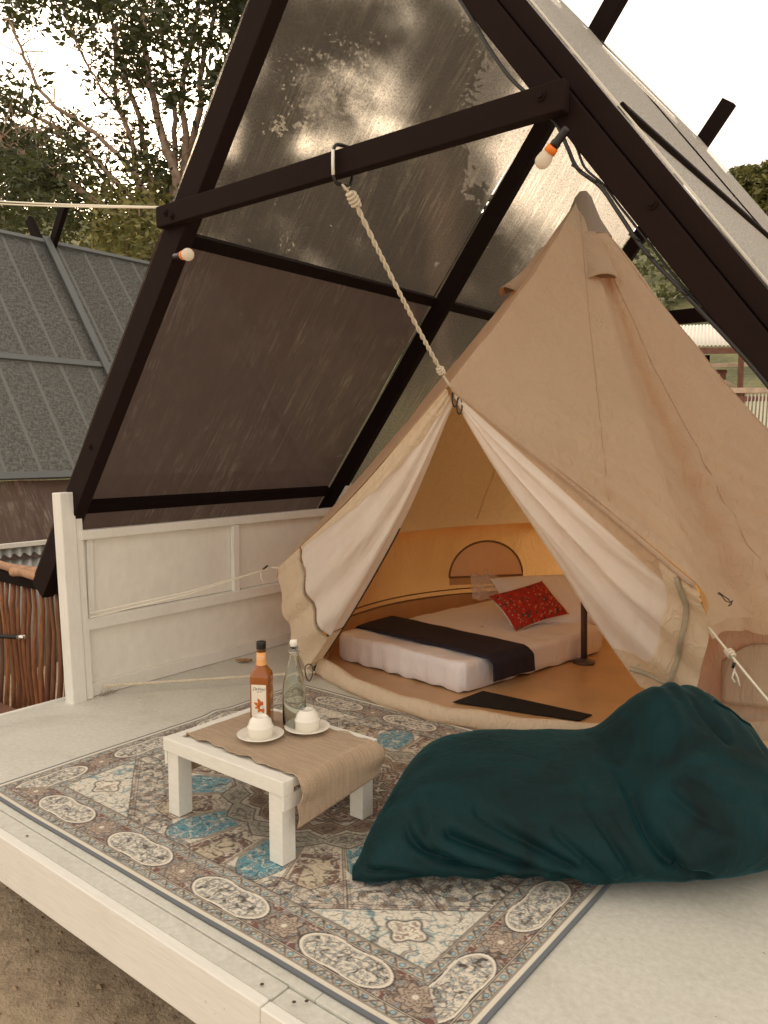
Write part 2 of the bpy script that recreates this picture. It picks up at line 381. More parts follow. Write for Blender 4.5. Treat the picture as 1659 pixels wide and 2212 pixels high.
def m_bag():
    b = NB('clear_plastic_bag'); g = b.n('NewGeometry').outputs['Position']
    n = b.noise(g, 30, 4, .6, 1); nn = b.bump(n, .8, .01)
    return b.done(b.mixs(b.ramp(n, [(.3, .8), (.7, .4)]), b.bsdf((.75, .6, .5), .2, nn), b.transp()))
PLASTICBAG = m_bag()
LABELW = m_simple('label_paper', (.80, .74, .64), .5, .03)
LABELO = m_simple('orange_label', (.86, .42, .15), .45, .04)
INKB = m_simple('navy_ink', (.02, .02, .05), .5); INKO = m_simple('orange_ink', (.55, .13, .02), .5, .3, 90); INKW = m_simple('white_ink', (.85, .8, .7), .5)
BARKY = m_simple('tree_bark', (.34, .25, .19), .85, .35, 9, .8, 30)
def m_stick():
    b = NB('brown_varnished_sticks'); g = b.n('NewGeometry').outputs['Position']; rnd = b.n('ObjectInfo').outputs['Random']
    gr = b.noise(b.map(g, (9, 9, 1.2)), 9, 6, .65, .4)
    c = b.mix(b.ramp(gr, [(.35, 0), (.75, 1)]), (.17, .062, .024), (.50, .20, .075)); c = b.mix(b.math('MULTIPLY', rnd, .7), c, (.09, .036, .02))
    return b.done(b.bsdf(c, .55, b.bump(gr, .5, .004)))
STICK = m_stick()
LOGM = m_simple('peeled_log', (.42, .24, .14), .7, .35, 14, .8, 50)
def m_leaf(name, c1, c2, t=.45):
    b = NB(name); g = b.n('NewGeometry'); r = g.outputs['Random Per Island']
    c = b.mix(r, c1, c2); c = b.mix(b.ramp(b.noise(g.outputs['Position'], .8, 2), [(.35, 0), (.65, .5)]), c, tuple(x*.55 for x in c1))
    return b.done(b.mixs(t*.6, b.bsdf(c, .5), b.transl(b.mix(.5, c, (.16, .19, .03)))))
LEAF_D = m_leaf('dark_leaves', (.030, .038, .020), (.065, .075, .032))
LEAF_M = m_leaf('mid_leaves', (.05, .065, .025), (.11, .13, .05))
LEAF_H = m_leaf('hill_leaves', (.12, .13, .06), (.22, .22, .10), .3)
LEAF_Y = m_leaf('bright_leaves', (.13, .14, .05), (.30, .27, .08), .3)
def m_iron():
    b = NB('corrugated_iron'); g = b.n('NewGeometry').outputs['Position']
    c = b.mix(b.ramp(b.noise(b.map(g, (1, 1, .5)), 3, 6, .7), [(.35, 0), (.7, 1)]), (.35, .37, .36), (.55, .56, .53))
    return b.done(b.bsdf(c, .35, None, Metallic=.35))
IRON = m_iron()
ROOFW = m_simple('white_roof_iron', (.82, .79, .71), .5, .05, 2)
RUST = m_simple('rusty_brown_timber', (.16, .07, .045), .7, .3, 6)
PALEW = m_simple('pale_timber', (.5, .38, .29), .7, .25, 5)

# ------------------------------------------------------------------ ground and hills (setting)
def ground():
    xs = np.r_[np.linspace(-300, -8, 20), np.linspace(-7, 3, 90), np.linspace(4, 300, 16)]
    ys = np.r_[np.linspace(-60, -3, 8), np.linspace(-2, 5, 66), np.linspace(6, 400, 22)]
    X, Y = np.meshgrid(xs, ys, indexing='ij')
    Z = -.45+.02*fbm(X*1.2, Y*1.2, 0, 4, 3)+.006*fbm(X*9, Y*9, 0, 3, 5)
    o = mesh('ground', np.stack([X, Y, Z], -1).reshape(-1, 3), grid_f(len(xs), len(ys)), GROUND, smooth=True)
    tag(o, 'sandy brown trodden earth below the raised deck', kind='structure')
ground()
def clods():
    vs, fs, o = [], [], 0
    base = np.array([(1,0,0),(-1,0,0),(0,1,0),(0,-1,0),(0,0,1),(0,0,-1)], float); F8 = [(0,2,4),(2,1,4),(1,3,4),(3,0,4),(2,0,5),(1,2,5),(3,1,5),(0,3,5)]
    for _ in range(1500):
        x, y = RNG.uniform(-3.4, -.6), RNG.uniform(-.2, 1.6); r = .003+.011*RNG.uniform()**3
        z = -.45+.02*float(fbm(x*1.2, y*1.2, 0, 4, 3)); vs.append(base*r*RNG.uniform(.6, 1.3, (6, 3))*np.array([1, 1, .7])+[x, y, z+r*.2]); fs += [tuple(i+o for i in q) for q in F8]; o += 6
    tag(mesh('soil_clods', np.concatenate(vs), fs, m_simple('soil_clod', (.33, .24, .16), .9, .35, 25), smooth=False), 'scattered small clods and stones on the bare earth', 'soil', kind='stuff')
clods()
def hill_height(X, Y):
    "bearing a (radians left of +Y... seen from the deck) and distance decide the slope"
    R = np.hypot(X, Y); a = np.degrees(np.arctan2(-X, Y))      # 0 = +Y, positive to the left
    rise = np.clip((R-26)/70, 0, 1.3)
    top = np.interp(a, [-40, 5, 12, 18, 24, 30, 40, 50, 60, 90], [30, 34, 28, 26, 23, 20, 22, 26, 26, 20])
    return -1+rise**.9*top+fbm(X*.06, Y*.06, 0, 4, 11)*3*np.clip((R-26)/30, 0, 1)
def hills():
    aa = np.radians(np.linspace(-35, 95, 110)); rr = np.r_[np.linspace(22, 110, 60), 150, 220]
    A, R = np.meshgrid(aa, rr, indexing='ij'); X, Y = -R*np.sin(A), R*np.cos(A)
    Z = hill_height(X, Y)
    b = NB('hill_grass'); g = b.n('NewGeometry').outputs['Position']
    c = b.mix(b.ramp(b.noise(g, .35, 6, .7), [(.38, 0), (.62, 1)]), (.10, .115, .055), (.27, .26, .12))
    m = b.done(b.bsdf(c, .9, b.bump(b.noise(g, 2.5, 6, .7), .8, .5)))
    tag(mesh('hill', np.stack([X, Y, Z], -1).reshape(-1, 3), grid_f(len(aa), len(rr)), m, smooth=True),
        'green scrub-covered hillside rising behind the huts', kind='structure')
hills()
def leaf_quads(C, size, n_jit=.5, flat=.0):
    "one folded-diamond leaf per centre"
    N = len(C); u = RNG.normal(size=(N, 3)); u[:, 2] *= .6; u /= np.linalg.norm(u, axis=1)[:, None]
    w = RNG.normal(size=(N, 3)); w -= u*(w*u).sum(1)[:, None]; w /= np.linalg.norm(w, axis=1)[:, None]
    s = size*(1+n_jit*RNG.uniform(-1, 1, N))[:, None]
    v = np.stack([C-u*s, C+w*s*.42+u*s*.1, C+u*s, C-w*s*.42+u*s*.1], 1).reshape(-1, 3)
    return v, np.arange(N*4).reshape(N, 4)
def fast_mesh(name, v, f, mat, parent=None, smooth=False):
    me = bpy.data.meshes.new(name); f = np.asarray(f); k = f.shape[1]; v = np.asarray(v, np.float32)
    if parent is not None: v = v-np.array(_world(parent), np.float32)
    me.vertices.add(len(v)); me.vertices.foreach_set('co', v.astype(np.float32).ravel())
    me.loops.add(f.size); me.loops.foreach_set('vertex_index', f.astype(np.int32).ravel())
    me.polygons.add(len(f)); me.polygons.foreach_set('loop_start', np.arange(len(f), dtype=np.int32)*k)
    me.update(calc_edges=True); me.materials.append(mat)
    if smooth: me.polygons.foreach_set('use_smooth', np.ones(len(f), bool))
    o = bpy.data.objects.new(name, me); COL.objects.link(o)
    if parent is not None: o.parent = parent
    return o
def scrub():
    n = 5200; a = np.radians(RNG.uniform(4, 75, n)); r = RNG.uniform(27, 105, n)
    X, Y = -r*np.sin(a), r*np.cos(a); keep = fbm(X*.12, Y*.12, 0, 3, 21) > -.12; X, Y, r = X[keep], Y[keep], r[keep]
    Z = hill_height(X, Y); cs = []
    for x, y, z, q in zip(X, Y, Z, r):
        k = 26; s = RNG.uniform(.5, 1.5); p = RNG.normal(size=(k, 3)); p /= np.linalg.norm(p, axis=1)[:, None]
        p[:, 2] = abs(p[:, 2])*.9; cs.append(np.array([x, y, z])+p*s*RNG.uniform(.6, 1, (k, 1)))
    v, f = leaf_quads(np.concatenate(cs), .24)
    tag(fast_mesh('hillside_scrub', v, f, LEAF_H), 'low scrub and bushes all over the hillside', 'scrub', kind='stuff')
scrub()

# ------------------------------------------------------------------ the deck (setting)
DX0, DX1, DY0, DY1 = -3.6, 1.0, 1.135, 6.3
def deck():
    r = empty('deck', (-1.3, 3.7, -.2)); tag(r, 'raised painted plywood deck carrying the tent', kind='structure')
    ys = [1.205, 2.44, 3.66, 4.88, 6.3]; xs = [-3.6, -1.24, 1.0]
    for i in range(4):
        off = (.0 if i % 2 == 0 else .61)
        cuts = [DX0] + [x for x in ([-2.38, .06] if i % 2 else [-1.16]) ] + [DX1]
        for a, b in zip(cuts[:-1], cuts[1:]):
            box('floor_panel', a+.001, b-.001, ys[i]+.001, ys[i+1]-.001, -.018, 0, DECK, r, bevel=.0015)
    # nosing and face boards along the open front
    for a, b, dz in ((-3.6, -1.243, 0), (-1.24, 1.0, -.004)):
        box('edge_board', a, b, DY0+.012, 1.2035, -.022, -.003+dz, DECK, r, bevel=.002)
        box('fascia_board', a, b, DY0-.022, DY0+.009, -.155, .001+dz, WHITE, r, bevel=.003)
    box('fascia_board', -3.632, -3.601, DY0, DY1, -.155, -.001, WHITE, r, bevel=.003)
    for x in np.arange(-3.4, 1.0, .62): box('floor_joist', x, x+.05, 1.2, 6.2, -.15, -.02, DARK, r, bevel=0)
    for x in (-3.3, -1.3, .7):
        for y in (1.9, 3.9, 6.0): box('support_post', x, x+.1, y, y+.1, -.46, -.151, DARK, r, bevel=0)
    n = []
    for (x, y) in [(-1.19, 1.17), (-1.17, 1.19), (-1.29, 1.165), (-2.4, 1.17), (-.5, 1.17), (-1.24, 1.63)]:
        a = np.arange(8)*PI/4; n.append(([(x+.005*math.cos(t), y+.005*math.sin(t), .0015) for t in a], [tuple(range(8))]))
    v, f = join_vf(n); mesh('screw_head', v, f, POLEM, r)
deck()

# ------------------------------------------------------------------ A-frame shelters
SLO = 1.335
def slope_pt(axis, top, side, z, y): return V(axis+side*(top-z)/SLO, y, z)
def net_sheet(name, axis, top, side, y0, y1, z0, z1, off, mat, parent, sag=.02, seed=1, nu=60, nv=60, ragged=0):
    n = V(side*SLO, 0, 1); n /= np.linalg.norm(n)
    U, T = np.meshgrid(np.linspace(0, 1, nu), np.linspace(0, 1, nv), indexing='ij')
    Y = y0+(y1-y0)*U; Z = z0+(z1-z0)*T
    X = axis+side*(top-Z)/SLO
    d = off+sag*(4*U*(1-U)*4*T*(1-T))**.6*vnoise(U*2.2+seed, T*2.2, 0, seed)+sag*.35*fbm(U*9, T*2.5, seed, 3)
    p = np.stack([X+n[0]*d, Y, Z+n[2]*d], -1).reshape(-1, 3)
    uv = np.stack([Y, (top-Z)/math.sin(math.atan(SLO))], -1).reshape(-1, 2)
    return mesh(name, p, grid_f(nu, nv), mat, parent, smooth=True, uv=uv)
def rafter(axis, top, side, y, w, t, z0, over, mat, parent, name='rafter'):
    """w across the slope, t along the ridge; `top` is the height of the outer edge line at the axis"""
    n = V(side*SLO, 0, 1); n /= np.linalg.norm(n)
    a = slope_pt(axis, top, side, z0, y)-n*w/2; b = V(axis-side*over, y, top+over*SLO)-n*w/2
    return beam(name, a, b, w, t, (0, 1, 0), mat, parent)
def shelter(axis, y_front, frame_ys, label, main=True):
    r = empty('a_frame_shelter', (axis, (frame_ys[0]+frame_ys[-1])/2, 0), label, 'shelter')
    return r
AX = -1.80
def main_shelter():
    r = shelter(AX, 2.0, (2, 3.94, 5.75), 'tall dark timber A-frame with translucent netting sheltering the bell tent')
    TOP = 3.395
    # frame 1 (front, doubled timbers)
    rafter(AX, TOP, -1, 2.03, .122, .066, .545, .35, DARKF, r)
    rafter(AX, TOP-.075, 1, 2.03, .074, .062, -.02, .33, DARKF, r)
    rafter(AX, TOP+.0195, 1, 2.045, .0545, .05, -.02, .33, DARKF, r, 'edge_batten')
    # frames 2 and 3
    for y in (3.94, 5.75):
        rafter(AX, TOP, -1, y+.03, .10, .055, .30, .42 if y < 5 else .17, DARK, r)
        rafter(AX, TOP, 1, y-.027, .10, .05, .02, .12, DARK, r)
    # cross ties
    beam('cross_beam', (-2.735, 1.976, 2.174), (-.955, 1.976, 2.174), .082, .040, (0, 1, 0), DARKF, r)
    beam('cross_beam', (-2.73, 5.69, 2.165), (-.85, 5.69, 2.165), .10, .05, (0, 1, 0), DARK, r)
    # purlins under the left net, ridge and right purlin
    for z, w in ((2.115, .055), (.95, .06)):
        p = slope_pt(AX, TOP-.05, -1, z, 0); beam('purlin', (p[0], 2.062, z), (p[0], 3.90, z), w, .045, (1, 0, -.7), DARK, r)
        if z > 1: beam('purlin', (p[0], 3.998, z), (p[0], 5.72, z), w, .045, (1, 0, -.7), DARK, r)
    p = slope_pt(AX, TOP+.030, 1, 2.15, 0); beam('purlin', (p[0], 2.08, 2.15), (p[0], 5.78, 2.15), .03, .022, (1, 0, .7), DARK, r)
    beam('ridge_beam', (AX, 1.9, TOP-.10), (AX, 5.9, TOP-.10), .09, .05, (1, 0, 0), DARK, r)
    # nets
    for y0, y1, sd in ((2.0, 3.94, 3), (3.94, 5.77, 8)):
        net_sheet('shade_net', AX, TOP, -1, y0, y1, 2.12, TOP, .012, NET_IN, r, .035, sd)
        net_sheet('shade_net', AX, TOP, -1, y0, y1, .58, 2.12, .012, NET_LO if sd == 3 else NET_IN, r, .03, sd+1)
    net_sheet('shade_net', AX, TOP, 1, 2.02, 3.94, .45, TOP, .012, NET_R, r, .003, 5)
    net_sheet('shade_net', AX, TOP, 1, 3.94, 5.77, .45, TOP, .018, NET_R, r, .008, 6)
    # taut net hems: pale cord down the front right edge and along the ridge
    n = V(SLO, 0, 1)/math.hypot(SLO, 1)
    beam('net_hem', slope_pt(AX, TOP, 1, .45, 2.079)+n*.0165, slope_pt(AX, TOP, 1, TOP, 2.079)+n*.0165, .016, .004, n, ROPEW, r, 0)
    tube('net_hem', [(AX, y, TOP+.012) for y in np.linspace(1.98, 5.78, 30)], .005, GREYWOOD, r, 6)
    # bolt with washer
    for x, z, y in ((-1.02, 2.185, 1.956), (-2.67, 2.18, 1.956), (-2.63, 2.16, 1.956), (-3.34, 1.25, 1.998), (-.727, 1.86, 1.998), (-.385, 1.40, 1.998)):
        mesh('bolt', *tube_vf([(x, y, z), (x, y-.004, z), (x, y-.0045, z), (x, y-.011, z)], [.015, .015, .009, .008], 12), DARKF, r)
    return r
SH = main_shelter()
def neighbour_shelter():
    ax = AX-6.15; T = 3.40
    r = empty('a_frame_shelter', (ax, 5, 0), 'neighbouring A-frame hut with grey woven roof net, left behind the fence', 'shelter')
    net_sheet('roof_net', ax, T, 1, 2.0, 6.6, .98, T, .01, NET_N, r, .03, 12, 60, 40)
    net_sheet('roof_net', ax, T, -1, 2.0, 6.6, .98, T, .01, NET_N, r, .03, 13, 20, 20)
    n = V(SLO, 0, 1)/math.hypot(SLO, 1)
    for z in (T-.05, 2.02, 1.0):
        a = slope_pt(ax, T, 1, z, 2.0)+n*.035; b = slope_pt(ax, T, 1, z, 6.6)+n*.035
        beam('batten', a, b, .065 if z < 3 else .05, .02, n, GREYWOOD, r)
    for y in (2.3, 4.3, 6.3):
        a = slope_pt(ax, T, 1, .99, y)+n*.055; b = slope_pt(ax, T, 1, T-.01, y)+n*.055
        beam('rafter', a, b, .075, .02, n, GREYWOOD, r)
        rafter(ax, T-.05, 1, y, .10, .05, .5, .25, DARK, r); rafter(ax, T-.05, -1, y+.06, .10, .05, .5, .3, DARK, r)
    net_sheet('side_tarp', ax, T, 1, 2.0, 6.6, .42, .99, -.02, TARP, r, .05, 15, 60, 20)
    return r
neighbour_shelter()
# corrugated sheet wall under the tarp of the neighbour
def corrugated(name, x, y0, y1, z0, z1, amp, pitch, mat, parent=None):
    ys = np.arange(y0, y1, pitch/8); v = []
    for y in ys:
        d = amp*math.sin(y*2*PI/pitch); v += [(x+d, y, z0), (x+d, y, z1)]
    f = [(2*i, 2*i+2, 2*i+3, 2*i+1) for i in range(len(ys)-1)]
    return mesh(name, v, f, mat, parent, smooth=True, solid=.002)
r = empty('metal_fence', (-5.75, 4, -.4), 'corrugated metal fence below the neighbouring hut, left of the bamboo gate', 'fence')
corrugated('metal_sheet', -5.75, 1.0, 6.5, -.45, .50, .009, .076, IRON, r)
box('top_rail', -5.765, -5.727, 1.0, 6.5, .500, .535, WHITE, r)

# ------------------------------------------------------------------ white side fence
def fence():
    r = empty('white_fence', (-3.55, 3.0, 0), 'low white panelled fence along the left side of the deck', 'fence')
    X = -3.515
    # near corner post with its shorter companion batten
    beam('post', (X+.0, 1.985, -.02), (X-.03, 1.968, 1.03), .075, .075, (1, 0, 0), WHITE_V, r, .005)
    beam('post_batten', (X+.010, 2.043, .001), (X-.016, 2.027, .90), .036, .04, (1, 0, 0), WHITE_V, r)
    box('post', X-.055, X+.035, 3.955, 4.02, 0, 1.02, WHITE_V, r)
    box('panel', X-.035, X-.02, 2.03, 3.95, .405, .80, PANELW, r, .001)
    box('panel', X-.032, X-.019, 2.03, 3.95, .07, .345, PANELW, r, .001)
    box('rail', X-.03, X+.018, 2.03, 3.95, .795, .842, WHITE, r)
    box('rail', X-.03, X+.02, 2.03, 3.95, .345, .40, WHITE, r)
    box('skirting', X-.03, X+.006, 2.03, 3.95, .002, .07, WHITE, r)
    box('stile', X-.016, X+.012, 2.99, 3.035, .385, .793, WHITE_V, r)
    box('stile', X-.016, X-.006, 2.07, 2.105, .402, .793, WHITE_V, r)
fence()

# ------------------------------------------------------------------ stick gate, log, planks
def gate():
    r = empty('stick_gate', (-4.1, 2.08, -.15), 'gate of upright brown varnished sticks in a dark frame beside the deck', 'gate')
    Y = 2.08
    box('top_rail', -4.9, -3.63, Y-.03, Y+.03, .49, .545, DARK, r)
    box('gate_post', -3.70, -3.645, Y-.03, Y+.03, -.44, .488, DARK, r)
    x = -4.85
    rnd = random.Random(3)
    while x < -3.74:
        w = rnd.uniform(.011, .018); dx = rnd.uniform(-.02, .02)
        pts = [(x+dx*t+rnd.uniform(-.006, .006), Y+.012*math.sin(7*t+x*9), -.44+.93*t) for t in np.linspace(0, 1, 9)]
        pts[-1] = (pts[-1][0], Y, .4885)
        tube('stick', pts, [w*(1.1-.25*t)+rnd.uniform(-.001, .001) for t in np.linspace(0, 1, 9)], STICK, r, 7)
        x += w*2+rnd.uniform(.012, .040)
    tube('latch_bar', [(-5.2, Y-.13, .10), (-4.15, Y-.055, .215)], .012, BLACK, r, 8)
    tube('latch_tip', [(-4.16, Y-.056, .215), (-4.11, Y-.052, .22)], .014, STEEL, r, 8)
    return r
gate()
def log(p0, p1, ra, label):
    pts = [np.array(p0)+(np.array(p1)-np.array(p0))*t+V(0, 0, .004*math.sin(9*t)) for t in np.linspace(0, 1, 12)]
    o = tube('log', pts, [ra*(1+.12*math.sin(7*t+ra*90)) for t in range(12)], LOGM, None, 10)
    tag(o, label, 'log')
log((-4.75, 2.10, .572), (-3.83, 2.06, .578), .026, 'long peeled log lying along the dark top rail of the stick gate')
log((-4.20, 2.03, .570), (-3.80, 2.045, .574), .024, 'short cut log end lying in front of the longer log on the gate')
r = empty('plank_step', (-4.2, 1.75, -.2), 'brown timber plank step left of the deck, below the stick gate', 'step')
for i in range(3): box('plank', -4.9, -3.64, 1.35+i*.2, 1.54+i*.2, -.17, -.14, RUST, r)
box('riser', -4.85, -3.7, 1.6, 1.64, -.44, -.171, RUST, r)

# ------------------------------------------------------------------ rug
def rug():
    x0, x1, y0, y1 = -2.845, -.815, 1.235, 2.865
    w, h = x1-x0, y1-y0; c = .0026
    nu, nv = int(w/c), int(h/c)
    U, Vv = np.meshgrid(np.linspace(0, w, nu), np.linspace(0, h, nv), indexing='ij')
    hx = lambda s: np.array([int(s[i:i+2], 16)/255 for i in (0, 2, 4)])**2.2
    CREAM, TAUPE, BROWN, DARKB, TEAL, BLUE, GREY, IVORY = [hx(s) for s in
        ('e6dfd0', 'b3a292', '745249', '32221f', '5d9dae', '9cc4d4', '6c737c', 'efe9dc')]
    img = np.empty((nu, nv, 3)); img[:] = CREAM
    def put(m, col, a=1.0):
        a = m*a; img[:] = img*(1-a[..., None])+col*a[..., None]
    def put0(m, col, a=1.0): put(m.astype(float), col, a)
    E = np.minimum.reduce([U, w-U, Vv, h-Vv])
    # coordinates running along the nearest border: s along, E across
    alongx = (np.minimum(Vv, h-Vv) <= np.minimum(U, w-U))
    S = np.where(alongx, U-w/2, Vv-h/2); L = np.where(alongx, w, h)
    jit = lambda x, y, k, sd: (fbm(x*k, y*k, 0, 3, sd), fbm(x*k, y*k, 3.3, 3, sd+7))
    def scroll(sc, sd, th=.1):      # curling vine lines
        a, b = jit(U, Vv, sc*.5, sd); n = vnoise(U*sc+a*1.6, Vv*sc+b*1.6, 0, sd+2)
        return np.clip(1-abs(n)/th, 0, 1)
    def flowers(sc, sd, n=5, r0=.33, fill=None, line=DARKB, jitter=.3, mask=None, a=1.):
        gx, gy = U*sc, Vv*sc; ix, iy = np.floor(gx), np.floor(gy)
        ox, oy = vnoise(ix*1.7+.5, iy*2.3+.5, 0, sd)*jitter, vnoise(ix*2.1+.5, iy*1.3+.5, 5, sd)*jitter
        dx, dy = gx-ix-.5-ox, gy-iy-.5-oy; rr = np.hypot(dx, dy); th = np.arctan2(dy, dx)+vnoise(ix+.5, iy+.5, 9, sd)*3
        R = r0*(.78+.22*np.cos(n*th)); m = 1. if mask is None else mask
        if fill is not None: put((rr < R)*m*1., fill, a)
        put(np.clip(1-abs(rr-R)/.055, 0, 1)*m, line, a); put(np.clip(1-abs(rr-r0*.3)/.06, 0, 1)*m, line, a)
    # --- ground of the borders
    main = (E > .060) & (E < .165); g1 = (E > .025) & (E < .060); g2 = (E > .165) & (E < .202); field = E >= .202
    put0(main, hx('a8998a')); put0(g1 | g2, hx('c4bbac'))
    # guard borders: zigzag leaves with little flowers
    for lo, hi, sd in ((.025, .060, 1), (.165, .202, 2)):
        m = ((E > lo+.005) & (E < hi-.005)); t = (E-lo)/(hi-lo)
        q = S/.040; z = abs((q % 2)-1)
        put(m*np.clip(1-abs(z-t)/.14, 0, 1), DARKB, .85)
        put0(m & (abs(z-t) > .2) & (abs(((q*1.5) % 1)-.5) < .22) & (abs(t-.5) < .25), BLUE, .8)
        put(m*(np.clip(1-abs(np.hypot(((q*1.5) % 1)-.5, (t-.5)*1.6)-.3)/.1, 0, 1)), DARKB, .8)
        put(m*scroll(75, 30+sd, .25), DARKB, .75)
        for e in (lo, lo+.005, hi-.005, hi): put(np.clip(1-abs(E-e)/.0022, 0, 1), DARKB, .9)
    # main border: cartouches and rosettes alternating
    per = np.where(L > 1.8, .425, .41); q = (S % per)-per/2; t = E-.1125
    dk = main & True; put(dk*scroll(95, 71, .3), DARKB, .6)
    put(dk*scroll(55, 5, .3), DARKB, .9); put(dk*scroll(80, 65, .2), BROWN, .7); flowers(34, 6, 5, .36, hx('a7adb0'), mask=dk*1., a=.8)
    bx = np.maximum(abs(q)-.078, 0); cap = np.hypot(bx/1.1, t*1.18)            # rounded cartouche
    cap = cap+.003*np.cos(q*52); car = main & (cap < .055)
    put0(main & (cap < .0595), IVORY); put0(car, hx('e6dfd0'))
    put(main*np.clip(1-abs(cap-.062)/.0035, 0, 1), DARKB); put(main*np.clip(1-abs(cap-.050)/.002, 0, 1), hx('6b5a4a'), .8)
    inn = main & (cap < .048)
    put(inn*scroll(58, 9, .30), hx('2f2420'), 1); put(inn*scroll(90, 77, .2), hx('5a4a42'), .8); flowers(44, 10, 6, .38, hx('b6bfc0'), mask=inn*1., a=.75)
    q2 = abs(q)-per/2; rr = np.hypot(q2, t); th = np.arctan2(t, q2)
    ros = rr-(.043+.007*np.cos(8*th)); put0(main & (ros < 0), TAUPE); put(main*np.clip(1-abs(ros)/.003, 0, 1), DARKB)
    for k, rad in ((8, .030), (8, .017)):
        rs = rr-(rad+.005*np.cos(k*th+1)); put(main*np.clip(1-abs(rs)/.0028, 0, 1), DARKB)
    put0(main & (rr < .008), CREAM); put(main*(ros < 0)*np.clip(1-abs(np.cos(4*th))/.16, 0, 1), BROWN, .6)
    tri = main & (abs(t) > .034) & (abs(abs(q)-.145) < .024*(abs(t)-.028)/.02); put0(tri, BROWN); put(tri*scroll(90, 12, .25), CREAM, .8)
    # --- field
    cx, cy = w/2, h/2; dx, dy = (U-cx), (Vv-cy); R = np.hypot(dx, dy); TH = np.arctan2(dy, dx); n = 20
    F = field*1.
    put0(field, hx('e2dccd')); 
    def sector(n, ph=0): k = (TH/(2*PI)*n+ph); return (k-np.floor(k))-.5, np.floor(k)
    s16, i16 = sector(20, .61); fan = field & (R > .60)
    even = (i16 % 2) == 0
    put0(fan & even, hx('dcd4c6')); put0(fan & ((i16 % 4) == 1), hx('d2c8ba'))
    put(fan*scroll(90, 72, .2), hx('8a7a6a'), .6); put(fan*scroll(44, 14, .26), hx('2f2420'), 1); put(fan*scroll(60, 64, .14), hx('6d5a4c'), .6); flowers(21, 15, 5, .3, hx('a9b6b5'), mask=fan*1., a=.85); flowers(13, 16, 6, .2, hx('b8a48c'), mask=fan*1., a=.7)
    put(fan*np.clip(1-abs(abs(s16)-.5)*R*2*PI/20/.0035, 0, 1), DARKB); put(fan*np.clip(1-abs(abs(s16)-.455)*R*2*PI/20/.0025, 0, 1), hx('8a6456'))
    # ring of blue and brown lozenges
    ringw = np.where(even, .60-.10*(2*s16)**2, .56+.05*(1-abs(2*s16)))
    ring = field & (R > .42) & (R <= ringw+.04)
    put0(ring, hx('d0c4b2')); 
    loz = ring & even; put0(loz & (abs(s16) < .43), TEAL); put(loz*(abs(s16) < .4)*scroll(52, 18, .3), CREAM, .95); put(loz*(abs(s16) < .4)*scroll(70, 68, .22), DARKB, .8)
    flowers(30, 19, 5, .36, hx('9ec0c6'), mask=(loz & (abs(s16) < .38))*1., a=.9)
    od = ring & ~even; put0(od & (abs(s16) < .40) & (R > .46), hx('7d6355')); put(od*(abs(s16) < .4)*scroll(60, 20, .35), CREAM, .9); put(od*(abs(s16) < .42)*scroll(75, 69, .25), DARKB, .8)
    put0(od & (abs(s16) < .22) & (R > .49), hx('c9bca4')); put(od*(abs(s16) < .22)*scroll(60, 23, .25), DARKB, .9)
    for q_ in (.455, .5): put(ring*np.clip(1-abs(abs(s16)-q_)*R*2*PI/20/.003, 0, 1), DARKB)
    put(field*np.clip(1-abs(R-ringw-.04)/.004, 0, 1)*(R > .4), DARKB); put(field*np.clip(1-abs(R-ringw-.028)/.003, 0, 1)*(R > .4), hx('8a6456'), .8)
    # inner nets of polygonal tiles shrinking to the middle
    rad = [.10, .175, .255, .335, .42]
    cols = [hx('2d1f1c'), hx('6a5247'), hx('8c7563'), hx('a8a496')]
    for k in range(4):
        sN, iN = sector(16, .5*(k % 2)); a, b = rad[k], rad[k+1]; mid = (a+b)/2; hw = (b-a)/2
        band = field & (R > a-.02) & (R <= b+.02)
        d = np.maximum(abs(R-mid)/hw, 0)+abs(sN)*2*.95
        tile = band & (d < 1.22); ex = ((R > a) & (R <= b) & field)
        put0(ex, hx('c6beb0') if k > 1 else hx('8f8172')); put(ex*scroll(70, 40+k, .22), DARKB, .7)
        put0(tile, cols[k]); put(tile*(d < 1.0)*scroll(80, 50+k, .26), CREAM if k < 2 else DARKB, .8)
        put(band*np.clip(1-abs(d-1.22)/.12, 0, 1), DARKB); put(band*np.clip(1-abs(d-1.02)/.07, 0, 1), hx('c4b49c'), .8)
        put(band*np.clip(1-abs(d-.42)/.1, 0, 1), CREAM if k < 2 else DARKB, .7)
    core = field & (R < .10); put0(core, hx('3a2925')); st = R-(.07+.02*np.cos(16*TH)); put(core*np.clip(1-abs(st)/.004, 0, 1), CREAM)
    put(core*np.clip(1-abs(R-(.035+.01*np.cos(8*TH)))/.004, 0, 1), CREAM); put0(R < .012, TEAL)
    # corner spandrels
    CU, CV = np.minimum(U, w-U)-.202, np.minimum(Vv, h-Vv)-.202
    tri = field & (CU/.40+CV/.30 < 1)
    put0(tri, hx('e9e3d4')); put(tri*scroll(34, 60, .16), hx('5f93a0'), .9); put(tri*scroll(44, 61, .1), hx('3c2e33'), .8)
    mr = np.hypot((CU-.125), (CV-.095)*1.15); mt = np.arctan2(CV-.095, CU-.125); me_ = mr-(.052+.010*np.cos(4*mt))
    put0(tri & (me_ < .004), hx('f0ead8')); put(tri*np.clip(1-abs(me_)/.007, 0, 1), hx('35262f')); put(tri*(me_ < -.012)*scroll(70, 62, .3), hx('7b4b45'), .9)
    edge = CU/.40+CV/.30
    put(field*np.clip(1-abs(edge-1)/.012, 0, 1), DARKB); put(field*np.clip(1-abs(edge-1.05)/.010, 0, 1), hx('8a6456'), .9); put(field*np.clip(1-abs(edge-1.09)/.008, 0, 1), DARKB)
    put(np.clip(1-abs(E-.204)/.003, 0, 1), DARKB)
    put((E > .20)*scroll(100, 90, .25), DARKB, .4)
